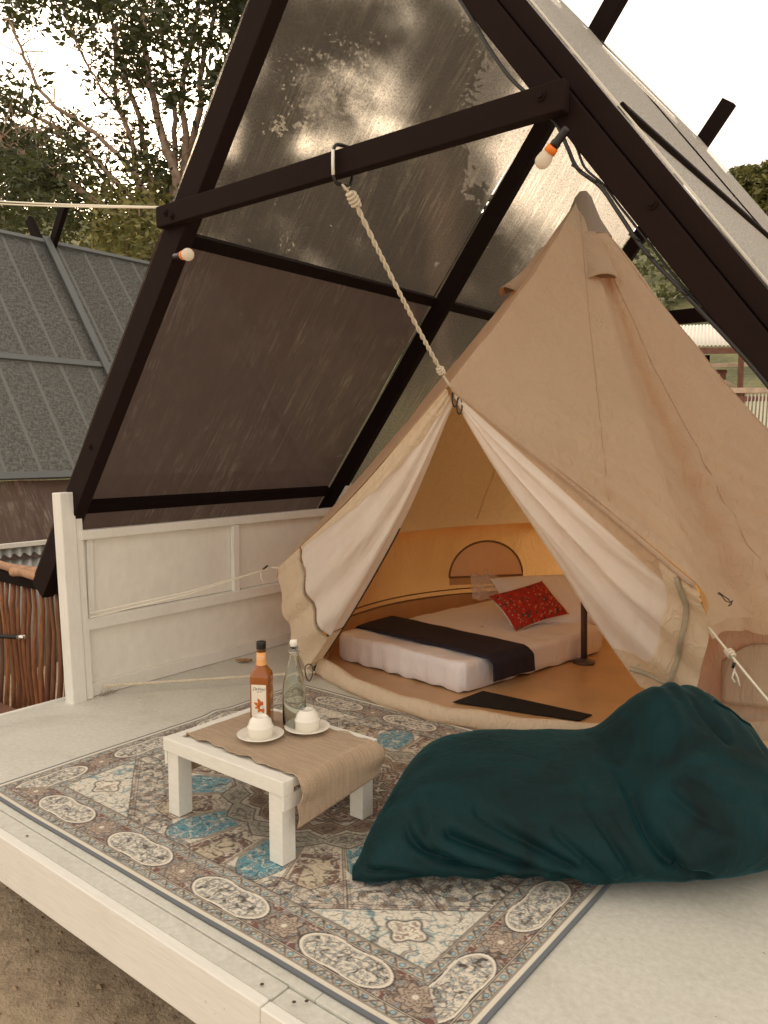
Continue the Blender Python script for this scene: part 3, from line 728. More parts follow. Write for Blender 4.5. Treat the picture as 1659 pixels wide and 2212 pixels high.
    # outer plain strip, fine line and grey binding
    put0(E < .025, hx('e6e0d0')); put0(E < .011, GREY)
    img *= (1+.06*fbm(U*3, Vv*3, 0, 3, 77))[..., None]; img = np.clip(img, 0, 1)
    # the sheet itself: gently wavy along the left edge, thin pile
    Z = .0065+.0035*fbm(U*2.2, Vv*2.2, 0, 2, 31)+.0012*np.clip(1-abs(E-.008)/.008, 0, 1)
    wx = .006*fbm(Vv*2.4, Vv*0+1, 0, 2, 5)*np.exp(-U/.25); wy = .007*fbm(U*1.7, U*0+3, 0, 2, 8)
    rp = np.exp(-((Vv-1.06+.12*U)/.05)**2)*np.exp(-U/.35)*.010
    P3 = np.stack([x0+U+wx, y0+Vv+wy, Z+rp], -1).reshape(-1, 3)
    i = np.arange(nu*nv).reshape(nu, nv)
    f = np.stack([i[:-1, :-1], i[1:, :-1], i[1:, 1:], i[:-1, 1:]], -1).reshape(-1, 4)
    b = NB('rug_weave'); at_ = b.n('Attribute', attribute_name='pattern'); g = b.n('NewGeometry').outputs['Position']
    col = b.mix(b.ramp(b.noise(g, 500, 2), [(.3, .22), (.7, 0)]), at_.outputs['Color'], (.08, .065, .055))
    m = b.done(b.bsdf(col, .92, b.bump(b.noise(b.map(g, (1, 1, 1)), 330, 2), .35, .002), Sheen_Weight=.12))
    o = fast_mesh('rug', P3, f, m, None, smooth=True)
    ca = o.data.color_attributes.new('pattern', 'FLOAT_COLOR', 'POINT')
    ca.data.foreach_set('color', np.concatenate([img.reshape(-1, 3), np.ones((nu*nv, 1))], 1).astype(np.float32).ravel())
    tag(o, 'large patterned cream and teal oriental rug laid on the deck', 'rug')
    # edge thickness
    rim = np.concatenate([i[:, 0], i[-1, 1:], i[::-1, -1][1:], i[0, ::-1][1:-1]])[::3]
    top = P3[rim]; bot = top.copy(); bot[:, 2] = .001; k = len(rim)
    mesh('rug_binding', np.concatenate([top, bot]), [(a, (a+1) % k, k+(a+1) % k, k+a) for a in range(k)], m_simple('grey_binding', (.125, .135, .145), .9), o)
rug()

# ------------------------------------------------------------------ low table
TX0, TX1, TY0, TY1, TZ = -2.175, -1.60, 1.535, 1.975, .272
def table():
    r = empty('low_table', ((TX0+TX1)/2, (TY0+TY1)/2, .008), 'low white painted timber table standing on the rug', 'table')
    for x0 in (TX0+.012, TX1-.012-.056):
        for y0 in (TY0+.008, TY1-.008-.056): box('leg', x0, x0+.056, y0, y0+.056, .008, TZ-.047, TABLEW, r, .002)
    for x0, x1 in ((TX0, TX0+.0115), (TX1-.0115, TX1)): box('apron', x0, x1, TY0+.004, TY1-.004, TZ-.093, TZ-.046, TABLEW, r, .002)
    box('edge_rail', TX0-.002, TX1+.002, TY0, TY0+.046, TZ-.046, TZ, TABLEW, r, .003)
    box('edge_rail', TX0-.002, TX1+.002, TY1-.046, TY1, TZ-.046, TZ, TABLEW, r, .003)
    w = (TY1-TY0-.092)/4
    box('end_slat', TX0, TX0+.038, TY0+.047, TY1-.047, TZ-.03, TZ-.001, TABLEW, r, .002)
    for k in range(4): box('top_slat', TX0+.054, TX1, TY0+.047+k*w, TY0+.045+(k+1)*w, TZ-.03, TZ-.004, TABLEW, r, .002)
table()
def runner():
    # cross-section along X: hang at left, flat, round the right end and down
    nu, nv = 150, 60; y0, y1 = TY0+.055, TY1-.04
    v, uv = [], []
    X0 = TX0+.046; Ltop = (TX1-X0)
    for i in range(nu):
        for k in range(nv):
            t = k/(nv-1); hangR = .135-.045*t; hangL = .13
            tot = hangL+Ltop+.012+hangR+.02; s = i/(nu-1)*tot; rr = .02
            y = y0+(y1-y0)*t
            if s < hangL: x, z = X0, TZ-hangL+s+.002
            elif s < hangL+Ltop: x = X0+(s-hangL); z = TZ+.003
            else:
                q = s-hangL-Ltop; a = min(q/.035, PI/2*1.0)
                if a < PI/2: x = TX1+.0+.035*math.sin(a)*.75; z = TZ+.003-.035*(1-math.cos(a))
                else: x = TX1+.028; z = TZ+.003-.035-(q-.055)
                x += .018*math.sin(min(q/.1, 1)*PI)*(.5+.5*math.cos(6*t))+.012*t; y += -.012*(1-t)*min(q/.1, 1)
            if hangL < s < hangL+Ltop: z += .0012*math.sin(40*x)*math.sin(33*y)
            edge = .004*math.sin(s*38)+.003*math.sin(s*91+1)+.016*(s/tot-.3)
            y += -edge*(1-t) if t < .5 else edge*t*.5
            if t < .03 or t > .97: z += .003*math.sin(s*60)*(1 if hangL < s < hangL+Ltop else 0)+.002
            v.append((x, y, z)); uv.append((s, y))
    o = mesh('table_runner', v, grid_f(nu, nv), BURLAP, None, smooth=True, uv=uv, solid=.0022)
    tag(o, 'brown burlap runner draped over the white table and hanging down its end', 'table runner')
runner()
TT = TZ+.0062
def text(name, body, size, loc, rot, mat, parent, shear=0., ext=.0002, sx=1):
    cu = bpy.data.curves.new(name+'_curve', 'FONT'); cu.body = body; cu.size = size; cu.shear = shear; cu.extrude = ext; cu.align_x = 'CENTER'; cu.align_y = 'CENTER'
    o = bpy.data.objects.new(name, cu); COL.objects.link(o); bpy.context.view_layer.update()
    dg = bpy.context.evaluated_depsgraph_get(); me = bpy.data.meshes.new_from_object(o.evaluated_get(dg)); bpy.data.objects.remove(o)
    M = Matrix.Translation(Vector(loc)-(_world(parent)))@Matrix.Rotation(rot, 4, 'Z')@Matrix.Rotation(PI/2, 4, 'X')@Matrix.Diagonal((sx, 1, 1, 1))
    me.transform(M); me.materials.clear(); me.materials.append(mat)
    q = bpy.data.objects.new(name, me); COL.objects.link(q); q.parent = parent; return q
def sq_section(r, k, e): # rounded-square radius
    return r/((abs(math.cos(k))**e+abs(math.sin(k))**e)**(1/e))
def syrup_bottle():
    c = V(-1.998, 1.822, TT); yaw = YAW-.12
    r = empty('syrup_bottle', c, 'amber flavoured syrup bottle with black cap and orange neck label on the table', 'bottle')
    prof = [(.0335, 0, 5), (.0365, .004, 5), (.0365, .12, 5), (.0355, .134, 5), (.036, .150, 5), (.037, .170, 4.5), (.0345, .186, 3.6), (.026, .199, 2.6), (.0175, .212, 2), (.0155, .23, 2), (.0150, .268, 2)]
    K = 48; v = []
    for (ra, z, e) in prof:
        for q in range(K):
            a = q*2*PI/K; R = sq_section(ra, a, e); p = (R*math.cos(a), R*math.sin(a)); v.append(c+V(p[0]*math.cos(yaw)-p[1]*math.sin(yaw), p[0]*math.sin(yaw)+p[1]*math.cos(yaw), z))
    f = [tuple(range(K))[::-1]]
    for i in range(len(prof)-1):
        for q in range(K): f.append((i*K+q, i*K+(q+1) % K, (i+1)*K+(q+1) % K, (i+1)*K+q))
    f.append(tuple((len(prof)-1)*K+q for q in range(K)))
    mesh('glass_body', v, f, SYRUP, r, smooth=True)
    lathe('neck_band', [(.0180, .205), (.0176, .215), (.0164, .232), (.0164, .258)], c, LABELO, r)
    lathe('neck_collar', [(.0168, .258), (.0165, .2685), (.0140, .2686)], c, GLASS, r)
    lathe('cap', [(.0150, .2687), (.0172, .27), (.0172, .292), (.0165, .294), (0, .2945)], c, BLACK, r)
    R3 = np.array([[math.cos(yaw), -math.sin(yaw), 0], [math.sin(yaw), math.cos(yaw), 0], [0, 0, 1]])
    loc = lambda x, y, z: c+R3@V(x, y, z)
    lab = mesh('label', [loc(-.026, -.0378, .038), loc(.026, -.0378, .038), loc(.026, -.0378, .150), loc(-.026, -.0378, .150),
                         loc(-.026, -.0368, .038), loc(.026, -.0368, .038), loc(.026, -.0368, .150), loc(-.026, -.0368, .150)],
               [(0,1,2,3),(7,6,5,4),(0,4,5,1),(2,6,7,3),(1,5,6,2),(0,3,7,4)], LABELW, r)
    text('label_text', 'DaVinci', .0150, loc(0, -.0380, .135), yaw, INKB, lab, .35, sx=.95)
    text('label_text', 'gourmet', .0055, loc(.004, -.0380, .126), yaw, INKB, lab, .1)
    text('neck_text', 'CLASSIC', .0085, loc(0, -.0172, .244), yaw, INKW, r, 0)
    text('neck_text', 'FLAVOURED', .0048, loc(0, -.0172, .235), yaw, INKW, r, 0)
    # printed orange blossom
    vs, fs = [], []
    def petal(cx, cz, ang, L, wd):
        n = 10; o = len(vs); 
        for i in range(n+1):
            t = i/n; wv = wd*math.sin(PI*t)**.8; x = t*L
            for s in (1, -1): vs.append(loc(cx+x*math.cos(ang)-s*wv*math.sin(ang), -.03800, cz+x*math.sin(ang)+s*wv*math.cos(ang)))
        for i in range(n): fs.append((o+2*i, o+2*i+1, o+2*i+3, o+2*i+2))
    for k, (a, L, wd) in enumerate([(2.0, .034, .006), (2.65, .032, .006), (3.3, .026, .005), (4.1, .024, .006), (5.0, .022, .007), (1.45, .022, .005)]): petal(.010, .072, a, L, wd)
    mesh('label_flower', vs, fs, INKO, lab)
    vs.clear(); fs.clear(); petal(.004, .066, .7, .018, .006); petal(.010, .074, 5.9, .012, .004)
    mesh('label_blossom', [tuple(np.array(p)+R3@V(0, -.0002, 0)) for p in vs], fs, INKW, lab)
syrup_bottle()
def swing_bottle():
    c = V(-1.878, 1.862, TT)
    r = empty('swing_top_bottle', c, 'empty clear glass swing-top bottle with white stopper on the table', 'bottle')
    o_ = [(.030, 0), (.0395, .004), (.0405, .012), (.0405, .125), (.0385, .155), (.031, .190), (.021, .225), (.0155, .250), (.0138, .262), (.0165, .266), (.0165, .272), (.0138, .276), (.0138, .288)]
    i_ = [(.0112, .288), (.0112, .262), (.0130, .250), (.0185, .225), (.0285, .190), (.0360, .155), (.0380, .125), (.0380, .016), (.034, .010), (0, .013)]
    lathe('glass_body', [(0, .0015)]+o_+i_, c, GLASS, r, 56)
    lathe('stopper', [(.0108, .2885), (.0132, .290), (.0132, .306), (.0115, .311), (0, .312)], c, CERAMIC, r)
    for s in (-1, 1):
        d = _RT*s
        tube('wire_bail', [c+d*.0175+V(0, 0, .262), c+d*.0195+V(0, 0, .275), c+d*.0165+V(0, 0, .285), c+d*.015+V(0, 0, .300), c+d*.0135+V(0, 0, .302)], .0011, STEEL, r, 6)
    a = np.linspace(0, 2*PI, 25)[:-1]; tube('wire_collar', [c+V(.0172*math.cos(t), .0172*math.sin(t), .269) for t in a], .0013, STEEL, r, 6, True)
swing_bottle()
def cup_set(cx, cy, lab, where):
    c = V(cx, cy, TT)
    o = lathe('saucer', [(0, .0035), (.026, .0035), (.028, 0), (.032, 0), (.034, .003), (.058, .009), (.077, .0165), (.0785, .0182), (.077, .0190), (.055, .0125), (.034, .0075), (0, .0072)], c, CERAMIC, None, 56)
    tag(o, 'white saucer under the '+where, 'saucer', 'saucers on the burlap runner')
    c2 = c+V(0, 0, .0079)
    o = lathe('cup', [(.0415, 0), (.0435, .001), (.0435, .032), (.0445, .034), (.0445, .037), (.0405, .0395), (.0385, .048), (.035, .057), (.0265, .066), (.0235, .0685), (.0215, .068), (.0205, .064), (0, .064)], c2, CERAMIC, None, 56)
    tag(o, lab, 'cup', 'cups turned upside down on saucers')
cup_set(-1.897, 1.722, 'upside-down white cup on its saucer in front of the amber syrup bottle', 'cup in front of the amber syrup bottle')
cup_set(-1.822, 1.868, 'upside-down white cup on its saucer right of the clear swing-top bottle', 'cup right of the clear swing-top bottle')

# ------------------------------------------------------------------ bell tent
TC = V(-1.80, 4.20, 0)
APEX, PEAK = V(-1.95, 4.22, 2.655), V(-1.765, 2.63, 1.495)
TL, TR, TRH = V(-3.03, 2.895, .60), V(-.85, 2.90, .745), V(-.835, 3.02, .575)
BL = V(-2.83, 3.03, .11)                              # where the left door meets the sill
BR = at(1383, 1482, 3.28)                             # loose bottom corner of the right door
def eave_ring():
    "from the right hem corner round the back to the left corner"
    P = [TRH, V(-.79, 3.25, .575), V(-.62, 3.30, .57), V(-.36, 3.62, .585), V(-.25, 4.15, .60), V(-.42, 4.75, .64), V(-.85, 5.30, .67), V(-1.5, 5.68, .69), V(-2.15, 5.68, .69), V(-2.8, 5.35, .67), V(-3.22, 4.85, .65), V(-3.40, 4.2, .63), V(-3.33, 3.5, .61), TL]
    return np.array(P)
def wall_ring(z):
    "plan of the upright wall, right side of the door round the back to its left side"
    P = [(-1.02, 3.34), (-.72, 3.40), (-.47, 3.72), (-.36, 4.2), (-.50, 4.75), (-.9, 5.24), (-1.5, 5.58), (-2.15, 5.58), (-2.75, 5.28), (-3.13, 4.8), (-3.29, 4.2), (-3.20, 3.55), (-2.86, 3.06)]
    return np.array([(x, y, z) for x, y in P])
def tent():
    r = empty('bell_tent', TC, 'beige canvas bell tent with its door flaps guyed open, under the A-frame', 'tent')
    # roof: a fan from the apex to a rim (door edge, eaves)
    right_edge = spline([PEAK, V(-1.52, 2.74, 1.295), V(-1.17, 2.84, 1.01), TR, TRH], 60)
    ring = spline(eave_ring(), 260)[1:]
    left_edge = spline([TL, V(-2.42, 2.80, 1.02), PEAK], 50)[1:]
    rim = np.concatenate([right_edge, ring, left_edge]); ns = len(rim); nt_ = 110
    t = np.linspace(0, 1, nt_)[None, :, None]
    p = APEX+(rim[:, None]-APEX)*t
    rad = p-np.array([APEX[0], APEX[1], 0]); rad[..., 2] = 0; rl = np.linalg.norm(rad, axis=2, keepdims=True)+1e-6; n = rad/rl
    tt = t[..., 0]
    sg = np.linspace(0, 1, ns)[:, None]
    on_door = (np.arange(ns) < 60)[:, None]
    sag = .045*np.sin(PI*tt)
    d = -sag+.028*fbm(p[..., 0]*3, p[..., 1]*3, p[..., 2]*1.2, 4, 5)*np.sin(PI*np.clip(tt, 0, 1))**.5
    # long folds running from the door corner over the lower right of the roof
    e = (TR-PEAK)/np.linalg.norm(TR-PEAK); q = p-PEAK; al = q@e; perp = np.linalg.norm(q-al[..., None]*e, axis=-1)
    low = np.clip((1.55-p[..., 2])/.6, 0, 1)*np.exp(-(np.maximum(p[..., 1]-3.9, 0)/.3)**2)*(p[..., 0] > -2.0)
    d = d+low*(.026*np.sin(perp*46+vnoise(al*2, perp*3, 0, 4)*2.6)*np.exp(-perp/.8)*np.clip(al/.5, 0, 1)+.015*np.sin(perp*85+al*3+vnoise(al*3, perp*6, 0, 5)*2)*np.exp(-perp/.28))*np.sin(PI*np.clip(tt*.98, 0, 1))**.3
    p = p+n*d[..., None]*np.array([1, 1, 0])+d[..., None]*np.array([0, 0, .5])
    mesh('roof', p.reshape(-1, 3), grid_f(ns, nt_), CANVAS, r, smooth=True)
    P = p
    # raised seams from the apex
    def seam(i, k0=4, k1=nt_-1, w=.006, name='roof_seam', rr=.0028):
        pts = P[i, k0:k1]+n[i, min(k0, 0)]*.0; nn = np.array([n[i, -1][0], n[i, -1][1], .6]); nn /= np.linalg.norm(nn)
        mesh(name, *tube_vf(pts[::3]+nn*.001, rr, 6), CANVAS, r, smooth=True)
    for i in (30, 58, 100, 138, 176, 214, 252, 290): seam(i)
    # hem valance hanging below the eaves
    top = rim[56:60+len(ring)]; bot = top+V(0, 0, -.05)+np.array([[.010*math.sin(i*.35), .01*math.cos(i*.3), .004*math.sin(i*.5)] for i in range(len(top))])
    mesh('eave_valance', np.stack([top, bot], 1).reshape(-1, 3), grid_f(len(top), 2), CANVAS, r, smooth=True)
    # cone cap over the pole head
    cp = []
    for i in range(40):
        a = i/40*2*PI
        for k, zz in enumerate([0, .03, .08, .16, .26]):
            rr_ = [0.022, .046, .066, .100, .158+.006*math.sin(a*5)][k]; cp.append(APEX+V(.02, .005, .022)+V(rr_*math.cos(a), rr_*math.sin(a), -zz))
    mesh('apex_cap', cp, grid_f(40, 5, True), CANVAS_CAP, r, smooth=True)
    # vents: little hoods
    def vent(i, k0, k1, wid, lift):
        a, b = P[i, k0], P[i, k1]; ax = b-a; nn = V(n[i, -1][0], n[i, -1][1], .75); nn /= np.linalg.norm(nn); sd = np.cross(ax, nn); sd /= np.linalg.norm(sd)
        v = []
        for s in np.linspace(0, 1, 12):
            for c in np.linspace(-1, 1, 13):
                w = wid*(.35+.65*s); v.append(a+ax*s+sd*w*c+nn*(.010+lift*s**2.2*(1-abs(c)**2.2)))
        h = mesh('vent_hood', v, grid_f(12, 13), CANVAS, r, smooth=True, solid=.003)
        v2 = []
        for c in np.linspace(-1, 1, 13):
            w = wid*.8; v2 += [a+ax*.93+sd*w*c+nn*.009, a+ax*.93+sd*w*c+nn*(.009+.75*lift*(1-abs(c)**2.2))]
        mesh('vent_mesh', v2, [(2*i_, 2*i_+2, 2*i_+3, 2*i_+1) for i_ in range(12)], TUBRIM, h)
    vent(50, 13, 30, .10, .055); vent(330, 17, 33, .09, .065)
    # upright wall
    wt, wb = wall_ring(0), wall_ring(.0); m = 240
    W0 = spline(wall_ring(0), m); zt = spline(eave_ring()[1:-1], m)[:, 2]-.012; v = []; uvw = []
    for i in range(m):
        for k in range(16):
            s = k/15; z = .12+(zt[i]-.12)*s
            wob = .010*math.sin(i*.33)+.007*math.sin(i*.81+s*3)+.014*float(vnoise(i*.12+s*.8, s*2.0, 0, 3))
            c = W0[i]-TC; c[2] = 0; c /= np.linalg.norm(c); q = W0[i]+c*(wob*math.sin(PI*s)+.05*s**2); v.append((q[0], q[1], z))
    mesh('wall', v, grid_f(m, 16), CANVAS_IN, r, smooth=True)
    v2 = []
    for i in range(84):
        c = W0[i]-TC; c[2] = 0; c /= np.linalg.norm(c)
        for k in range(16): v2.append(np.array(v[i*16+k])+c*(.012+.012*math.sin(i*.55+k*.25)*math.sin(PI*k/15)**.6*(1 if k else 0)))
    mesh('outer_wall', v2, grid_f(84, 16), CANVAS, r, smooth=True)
    # ground skirt outside
    v = []
    for i in range(m):
        c = W0[i]-TC; c[2] = 0; c /= np.linalg.norm(c)
        for (o, z) in ((.03, .135), (.036, .07), (.03+.006*math.sin(i*.5), .012), (.06, .006)): v.append(W0[i]+c*o+V(0, 0, z+.003*math.sin(i*.7)))
    mesh('wall_skirt', v, grid_f(m, 4), CANVAS, r, smooth=True)
    v = []
    for i in range(m):
        c = W0[i]-TC; c[2] = 0; c /= np.linalg.norm(c)
        for (o, z) in ((.040, .060), (.052, .050), (.054, .008)): v.append(W0[i]+c*o+V(0, 0, z))
    mesh('groundsheet_edge', v, grid_f(m, 3), TUB, r, smooth=True)
    # rolled window flap on the outer wall, right of the door
    v = []
    for a in range(14):
        for k in range(14):
            i = 8+a*.95*1.6; q0 = np.array([np.interp(i, np.arange(m), W0[:, d]) for d in range(3)]); c = q0-TC; c[2] = 0; c /= np.linalg.norm(c)
            u, w = a/13, k/13; z = .20+.26*w*(1-.35*(2*u-1)**2)
            v.append(q0+c*(.046+.007*math.sin(PI*u)*math.sin(PI*w)+.004*math.sin(u*15+w*6))+V(0, 0, z))
    mesh('window_flap', v, grid_f(14, 14), CANVAS, r, smooth=True, solid=.003)
    tube('flap_zip', [v[a*14+13] for a in range(14)]+[v[13*14+k] for k in range(12, -1, -1)], .0028, CANVAS_CAP, r, 6)
    # groundsheet: floor and rim
    sill = spline([V(-2.86, 3.05, 0), V(-2.52, 2.935, 0), V(-2.15, 2.865, 0), V(-1.83, 2.88, 0), V(-1.5, 2.985, 0), V(-1.22, 3.16, 0), V(-1.02, 3.34, 0)], 70)
    loop = np.concatenate([W0, sill[1:-1]]); cen = V(-1.8, 4.2, 0); v = []
    k = 14
    for i, q in enumerate(loop):
        for s in np.linspace(0, 1, k): pt = cen+(q-cen)*s*.997; v.append((pt[0], pt[1], .006+.0022*float(vnoise(pt[0]*14, pt[1]*5, 0, 2)+vnoise(pt[0]*5, pt[1]*18, 0, 9))*.8))
    mesh('groundsheet', v, grid_f(len(loop), k, True), TUB, r, smooth=True)
    v = []
    for i in range(m):
        c = W0[i]-TC; c[2] = 0; c /= np.linalg.norm(c)
        for z in (0.004, .06, .12, .155+.006*math.sin(i*.2)): v.append(W0[i]-c*.004+V(0, 0, z))
    mesh('groundsheet_rim', v, grid_f(m, 4), TUB, r, smooth=True)
    tube('rim_binding', W0[::2]-np.array([0, 0, 0])+np.array([[-.004*(q-TC)[0]/1.5, -.004*(q-TC)[1]/1.5, .158] for q in W0[::2]]), .0065, TUBRIM, r, 6)
    tube('wall_seam', [(q[0]-(q-TC)[0]*.012, q[1]-(q-TC)[1]*.012, .165+.035) for q in W0[::2]], .005, TUBRIM, r, 6)
    # canvas door sill, a low slumping roll
    prof = [(-.010, .078), (.008, .087), (.022, .080), (.031, .055), (.034, .028), (.026, .010), (.014, .004)]
    v = []
    for i, q in enumerate(sill):
        tdir = sill[min(i+1, 69)]-sill[max(i-1, 0)]; o = V(tdir[1], -tdir[0], 0); o /= np.linalg.norm(o); u = i/69
        hh = .95+.30*np.exp(-(u/.12)**2)+.06*vnoise(u*9, 0, 0, 2)
        for (a, z) in prof: v.append(q+o*(a+.007*float(vnoise(u*16+z*30, z*40, 0, 6)))*1.1+V(0, 0, z*hh+.004*math.sin(u*40+z*60)))
    mesh('door_sill', v, grid_f(70, len(prof)), CANVAS_L, r, smooth=True)
    # door flaps
    def flap(outer, inner, bottom, bulge, fold, bands, sd, zips):
        nu, nv = 70, 110
        O, I, Bt = poly(spline(outer, 80), nv), poly(spline(inner, 80), nv), poly(spline(bottom, 60) if len(bottom) > 3 else bottom, nu)
        Tp = np.linspace(0, 1, nu)[:, None]*(I[0]-O[0])+O[0]
        u = np.linspace(0, 1, nu)[:, None, None]; w = np.linspace(0, 1, nv)[None, :, None]
        S = (1-u)*O[None]+u*I[None]+(1-w)*Tp[:, None]+w*Bt[:, None]-((1-u)*(1-w)*O[0]+u*(1-w)*I[0]+(1-u)*w*O[-1]+u*w*I[-1])
        nrm = np.cross(I[nv//2]-O[nv//2], O[-1]-O[0]); nrm /= np.linalg.norm(nrm)
        if nrm@(V(0, 0, 1.2)-S[nu//2, nv//2]) < 0: nrm = -nrm
        uu, ww = u[..., 0], w[..., 0]
        d = bulge*np.sin(PI*uu)**.8*np.sin(PI*np.clip(ww, 0, 1)*.9+.1)
        d = d+fold*np.sin(PI*uu)**.5*(.6*fbm(uu*5+ww*1.5, ww*2.2, sd, 4, sd)+.3*np.sin(uu*21+ww*7+2*vnoise(uu*3, ww*3, 0, sd)))*np.clip(ww*2.2, .25, 1)
        d = d+.004*np.sin(uu*70+ww*9)*np.clip(1-uu/.22, 0, 1)
        S = S+nrm*d[..., None]
        for (name, ua, ub, wa, wb_, mt, off, par) in bands:
            i0, i1, k0, k1 = int(ua*(nu-1)), int(ub*(nu-1)), int(wa*(nv-1)), int(wb_*(nv-1))
            sub = S[i0:i1+1, k0:k1+1]+nrm*off
            if par:                                   # strip narrowing along its length
                nn_ = k1-k0+1; sub = np.zeros((12, nn_, 3))
                for c_ in range(nn_):
                    wd = (ua+(ub-ua)*max(0., 1-c_/(nn_-1))**par)*(1+.06*math.sin(c_*.5)); xi = np.linspace(0, wd, 12)*(nu-1)
                    for a_ in range(3): sub[:, c_, a_] = np.interp(xi, np.arange(nu), S[:, k0+c_, a_])
                sub = sub+nrm*off; o = mesh(name, sub.reshape(-1, 3), grid_f(12, nn_), mt, FL, smooth=True); continue
            o = mesh(name, sub.reshape(-1, 3), grid_f(i1-i0+1, k1-k0+1), mt, FL, smooth=True)
        return S, nrm
    FL = empty('door_flap', (0, 0, 0)); FL.parent = r; FL.location = Vector(tuple(PEAK-TC)); FL['label'] = 'left door flap pulled out by a cord'
    P1, P2 = PEAK+V(-.012, .01, -.01), PEAK+V(-.005, .055, -.065)
    LB = V(-2.885, 2.955, .075)
    S, nr = flap([P1, V(-2.40, 2.79, 1.02), TL], [P2, V(-2.12, 2.84, .95), V(-2.50, 2.95, .48), BL], [TL, (TL+LB)/2+V(-.01, -.02, -.02), LB, (LB+BL)/2+V(0, -.01, .0), BL], .035, .042,
         [('net_panel', 0, 1, .0, .84, DOORNET, 0, 0), ('canvas_band', .02, .62, 0, .84, CANVAS_L, .006, 1.7), ('door_hem', 0, 1, .85, 1, CANVAS_L, .006, 0)], 3, .845)
    tube('zip', S[2:-1:2, 92]+nr*.008, .0045, ZIP, FL, 6)
    tube('inner_zip', S[-1, 45::3]+nr*.002, .005, ZIPDARK, FL, 6)
    FL = empty('door_flap', (0, 0, 0)); FL.parent = r; FL.location = Vector(tuple(PEAK-TC)); FL['label'] = 'right door flap hanging inward behind the beanbag'
    P1, P2 = PEAK+V(.02, .01, -.012), PEAK+V(.01, .055, -.07)
    RBo = at(1486, 1512, 3.16)
    S, nr = flap([P1, V(-1.515, 2.745, 1.28), V(-1.165, 2.845, .995), TR+V(0, 0, -.006)], [P2, at(1069, 1009, 3.14), at(1209, 1221, 3.16), at(1283, 1340, 3.2), BR], [TR+V(0, 0, -.006), TRH+V(0, 0, -.01), (TRH+RBo)/2+V(.015, -.01, 0), RBo, BR], .045, .05,
         [('net_panel', .16, 1, 0, .86, DOORNET, 0, 0), ('canvas_band', 0, .18, 0, .86, CANVAS, .004, 0), ('door_hem', 0, 1, .85, 1, CANVAS_L, .005, 0)], 8, .86)
    tube('zip', S[3:-1:2, 100]+nr*.012, .011, ZIP, FL, 6); tube('edge_binding', S[0, ::3]+nr*.002, .012, CANVAS, FL, 8)
    tube('inner_zip', S[-1, 4::3]+nr*.002, .003, CANVAS_L, FL, 6)
    # black toggles at the peak, hanging cords
    for k, dx in enumerate((.0, .022)):
        c = PEAK+V(.015+dx, .03, -.05); a = np.linspace(0, 2*PI, 20)[:-1]
        tube('toggle_loop', [c+_RT*.011*math.cos(t)+V(0, 0, .034*math.sin(t)-.03*k) for t in a], .0035, BLACK, r, 6, True)
    # centre pole with its foot and head
    pl = tube('centre_pole', [(-1.835, 4.16, .01), (-1.85, 4.165, .6), (-1.945, 4.215, 2.62)], .0185, POLEM, r, 16)
    lathe('pole_foot', [(0, .004), (.062, .004), (.062, .012), (.03, .018), (.021, .03), (0, .03)], V(-1.835, 4.16, .006), POLEM, r, 28)
    # arched mesh window low in the back wall
    base = [at(967, 1252, 5.56), at(1124, 1246, 5.72)]
    cw = (base[0]+base[1])/2; hw = np.linalg.norm(base[1]-base[0])/2; ex = (base[1]-base[0])/(2*hw); outw = V(ex[1], -ex[0], 0)*1.; outw /= np.linalg.norm(outw)
    if outw@(TC-cw) < 0: outw = -outw
    arc = [cw+outw*.03-ex*hw*math.cos(t)+V(0, 0, .02+.255*math.sin(t)) for t in np.linspace(0, PI, 26)]
    wn = mesh('window', [q+outw*.002 for q in arc], [tuple(range(26))], m_canvas('window_gauze', (.80, .62, .50), (.95, .7, .5), .45, .5), r)
    tube('window_frame', [q+outw*.004 for q in arc]+[arc[0]+outw*.004], .0075, TUBRIM, wn, 8)
    beam('window_sill', arc[0]+outw*.006+V(0, 0, -.03), arc[-1]+outw*.006+V(0, 0, -.03), .05, .004, outw, TUB, wn)
    # small loops and patch on the outer wall, right
    c = V(-.80, 2.985, .71)
    tube('toggle_loop', [c+_RT*dx+V(0, 0, dz) for dx, dz in ((0, 0), (.012, -.006), (.03, -.028), (.048, -.034), (.040, -.022), (.02, -.008), (.004, .004), (0, 0))], .0022, BLACK, r, 6)
    tube('toggle_cord', [c+_RT*dx+V(0, 0, dz) for dx, dz in ((.043, -.034), (.055, -.026), (.05, -.04), (.04, -.046))], .0026, BLACK, r, 6)
    v = []
    for i in range(9):
        for k in range(6):
            q = at(1560+i*11+k*4-(i*1.2 if k > 2 else 0), 1500-i*6+k*9, 3.12); v.append(q)
    c = V(-2.745, 2.83, .10); a = np.linspace(0, 2*PI, 26)
    tube('toggle_loop', [c+_RT*.02*math.cos(t)*(1+.3*math.sin(t))+V(0, 0, .045*math.sin(t)-.01) for t in a], .0028, BLACK, r, 6)
    return r
tent()

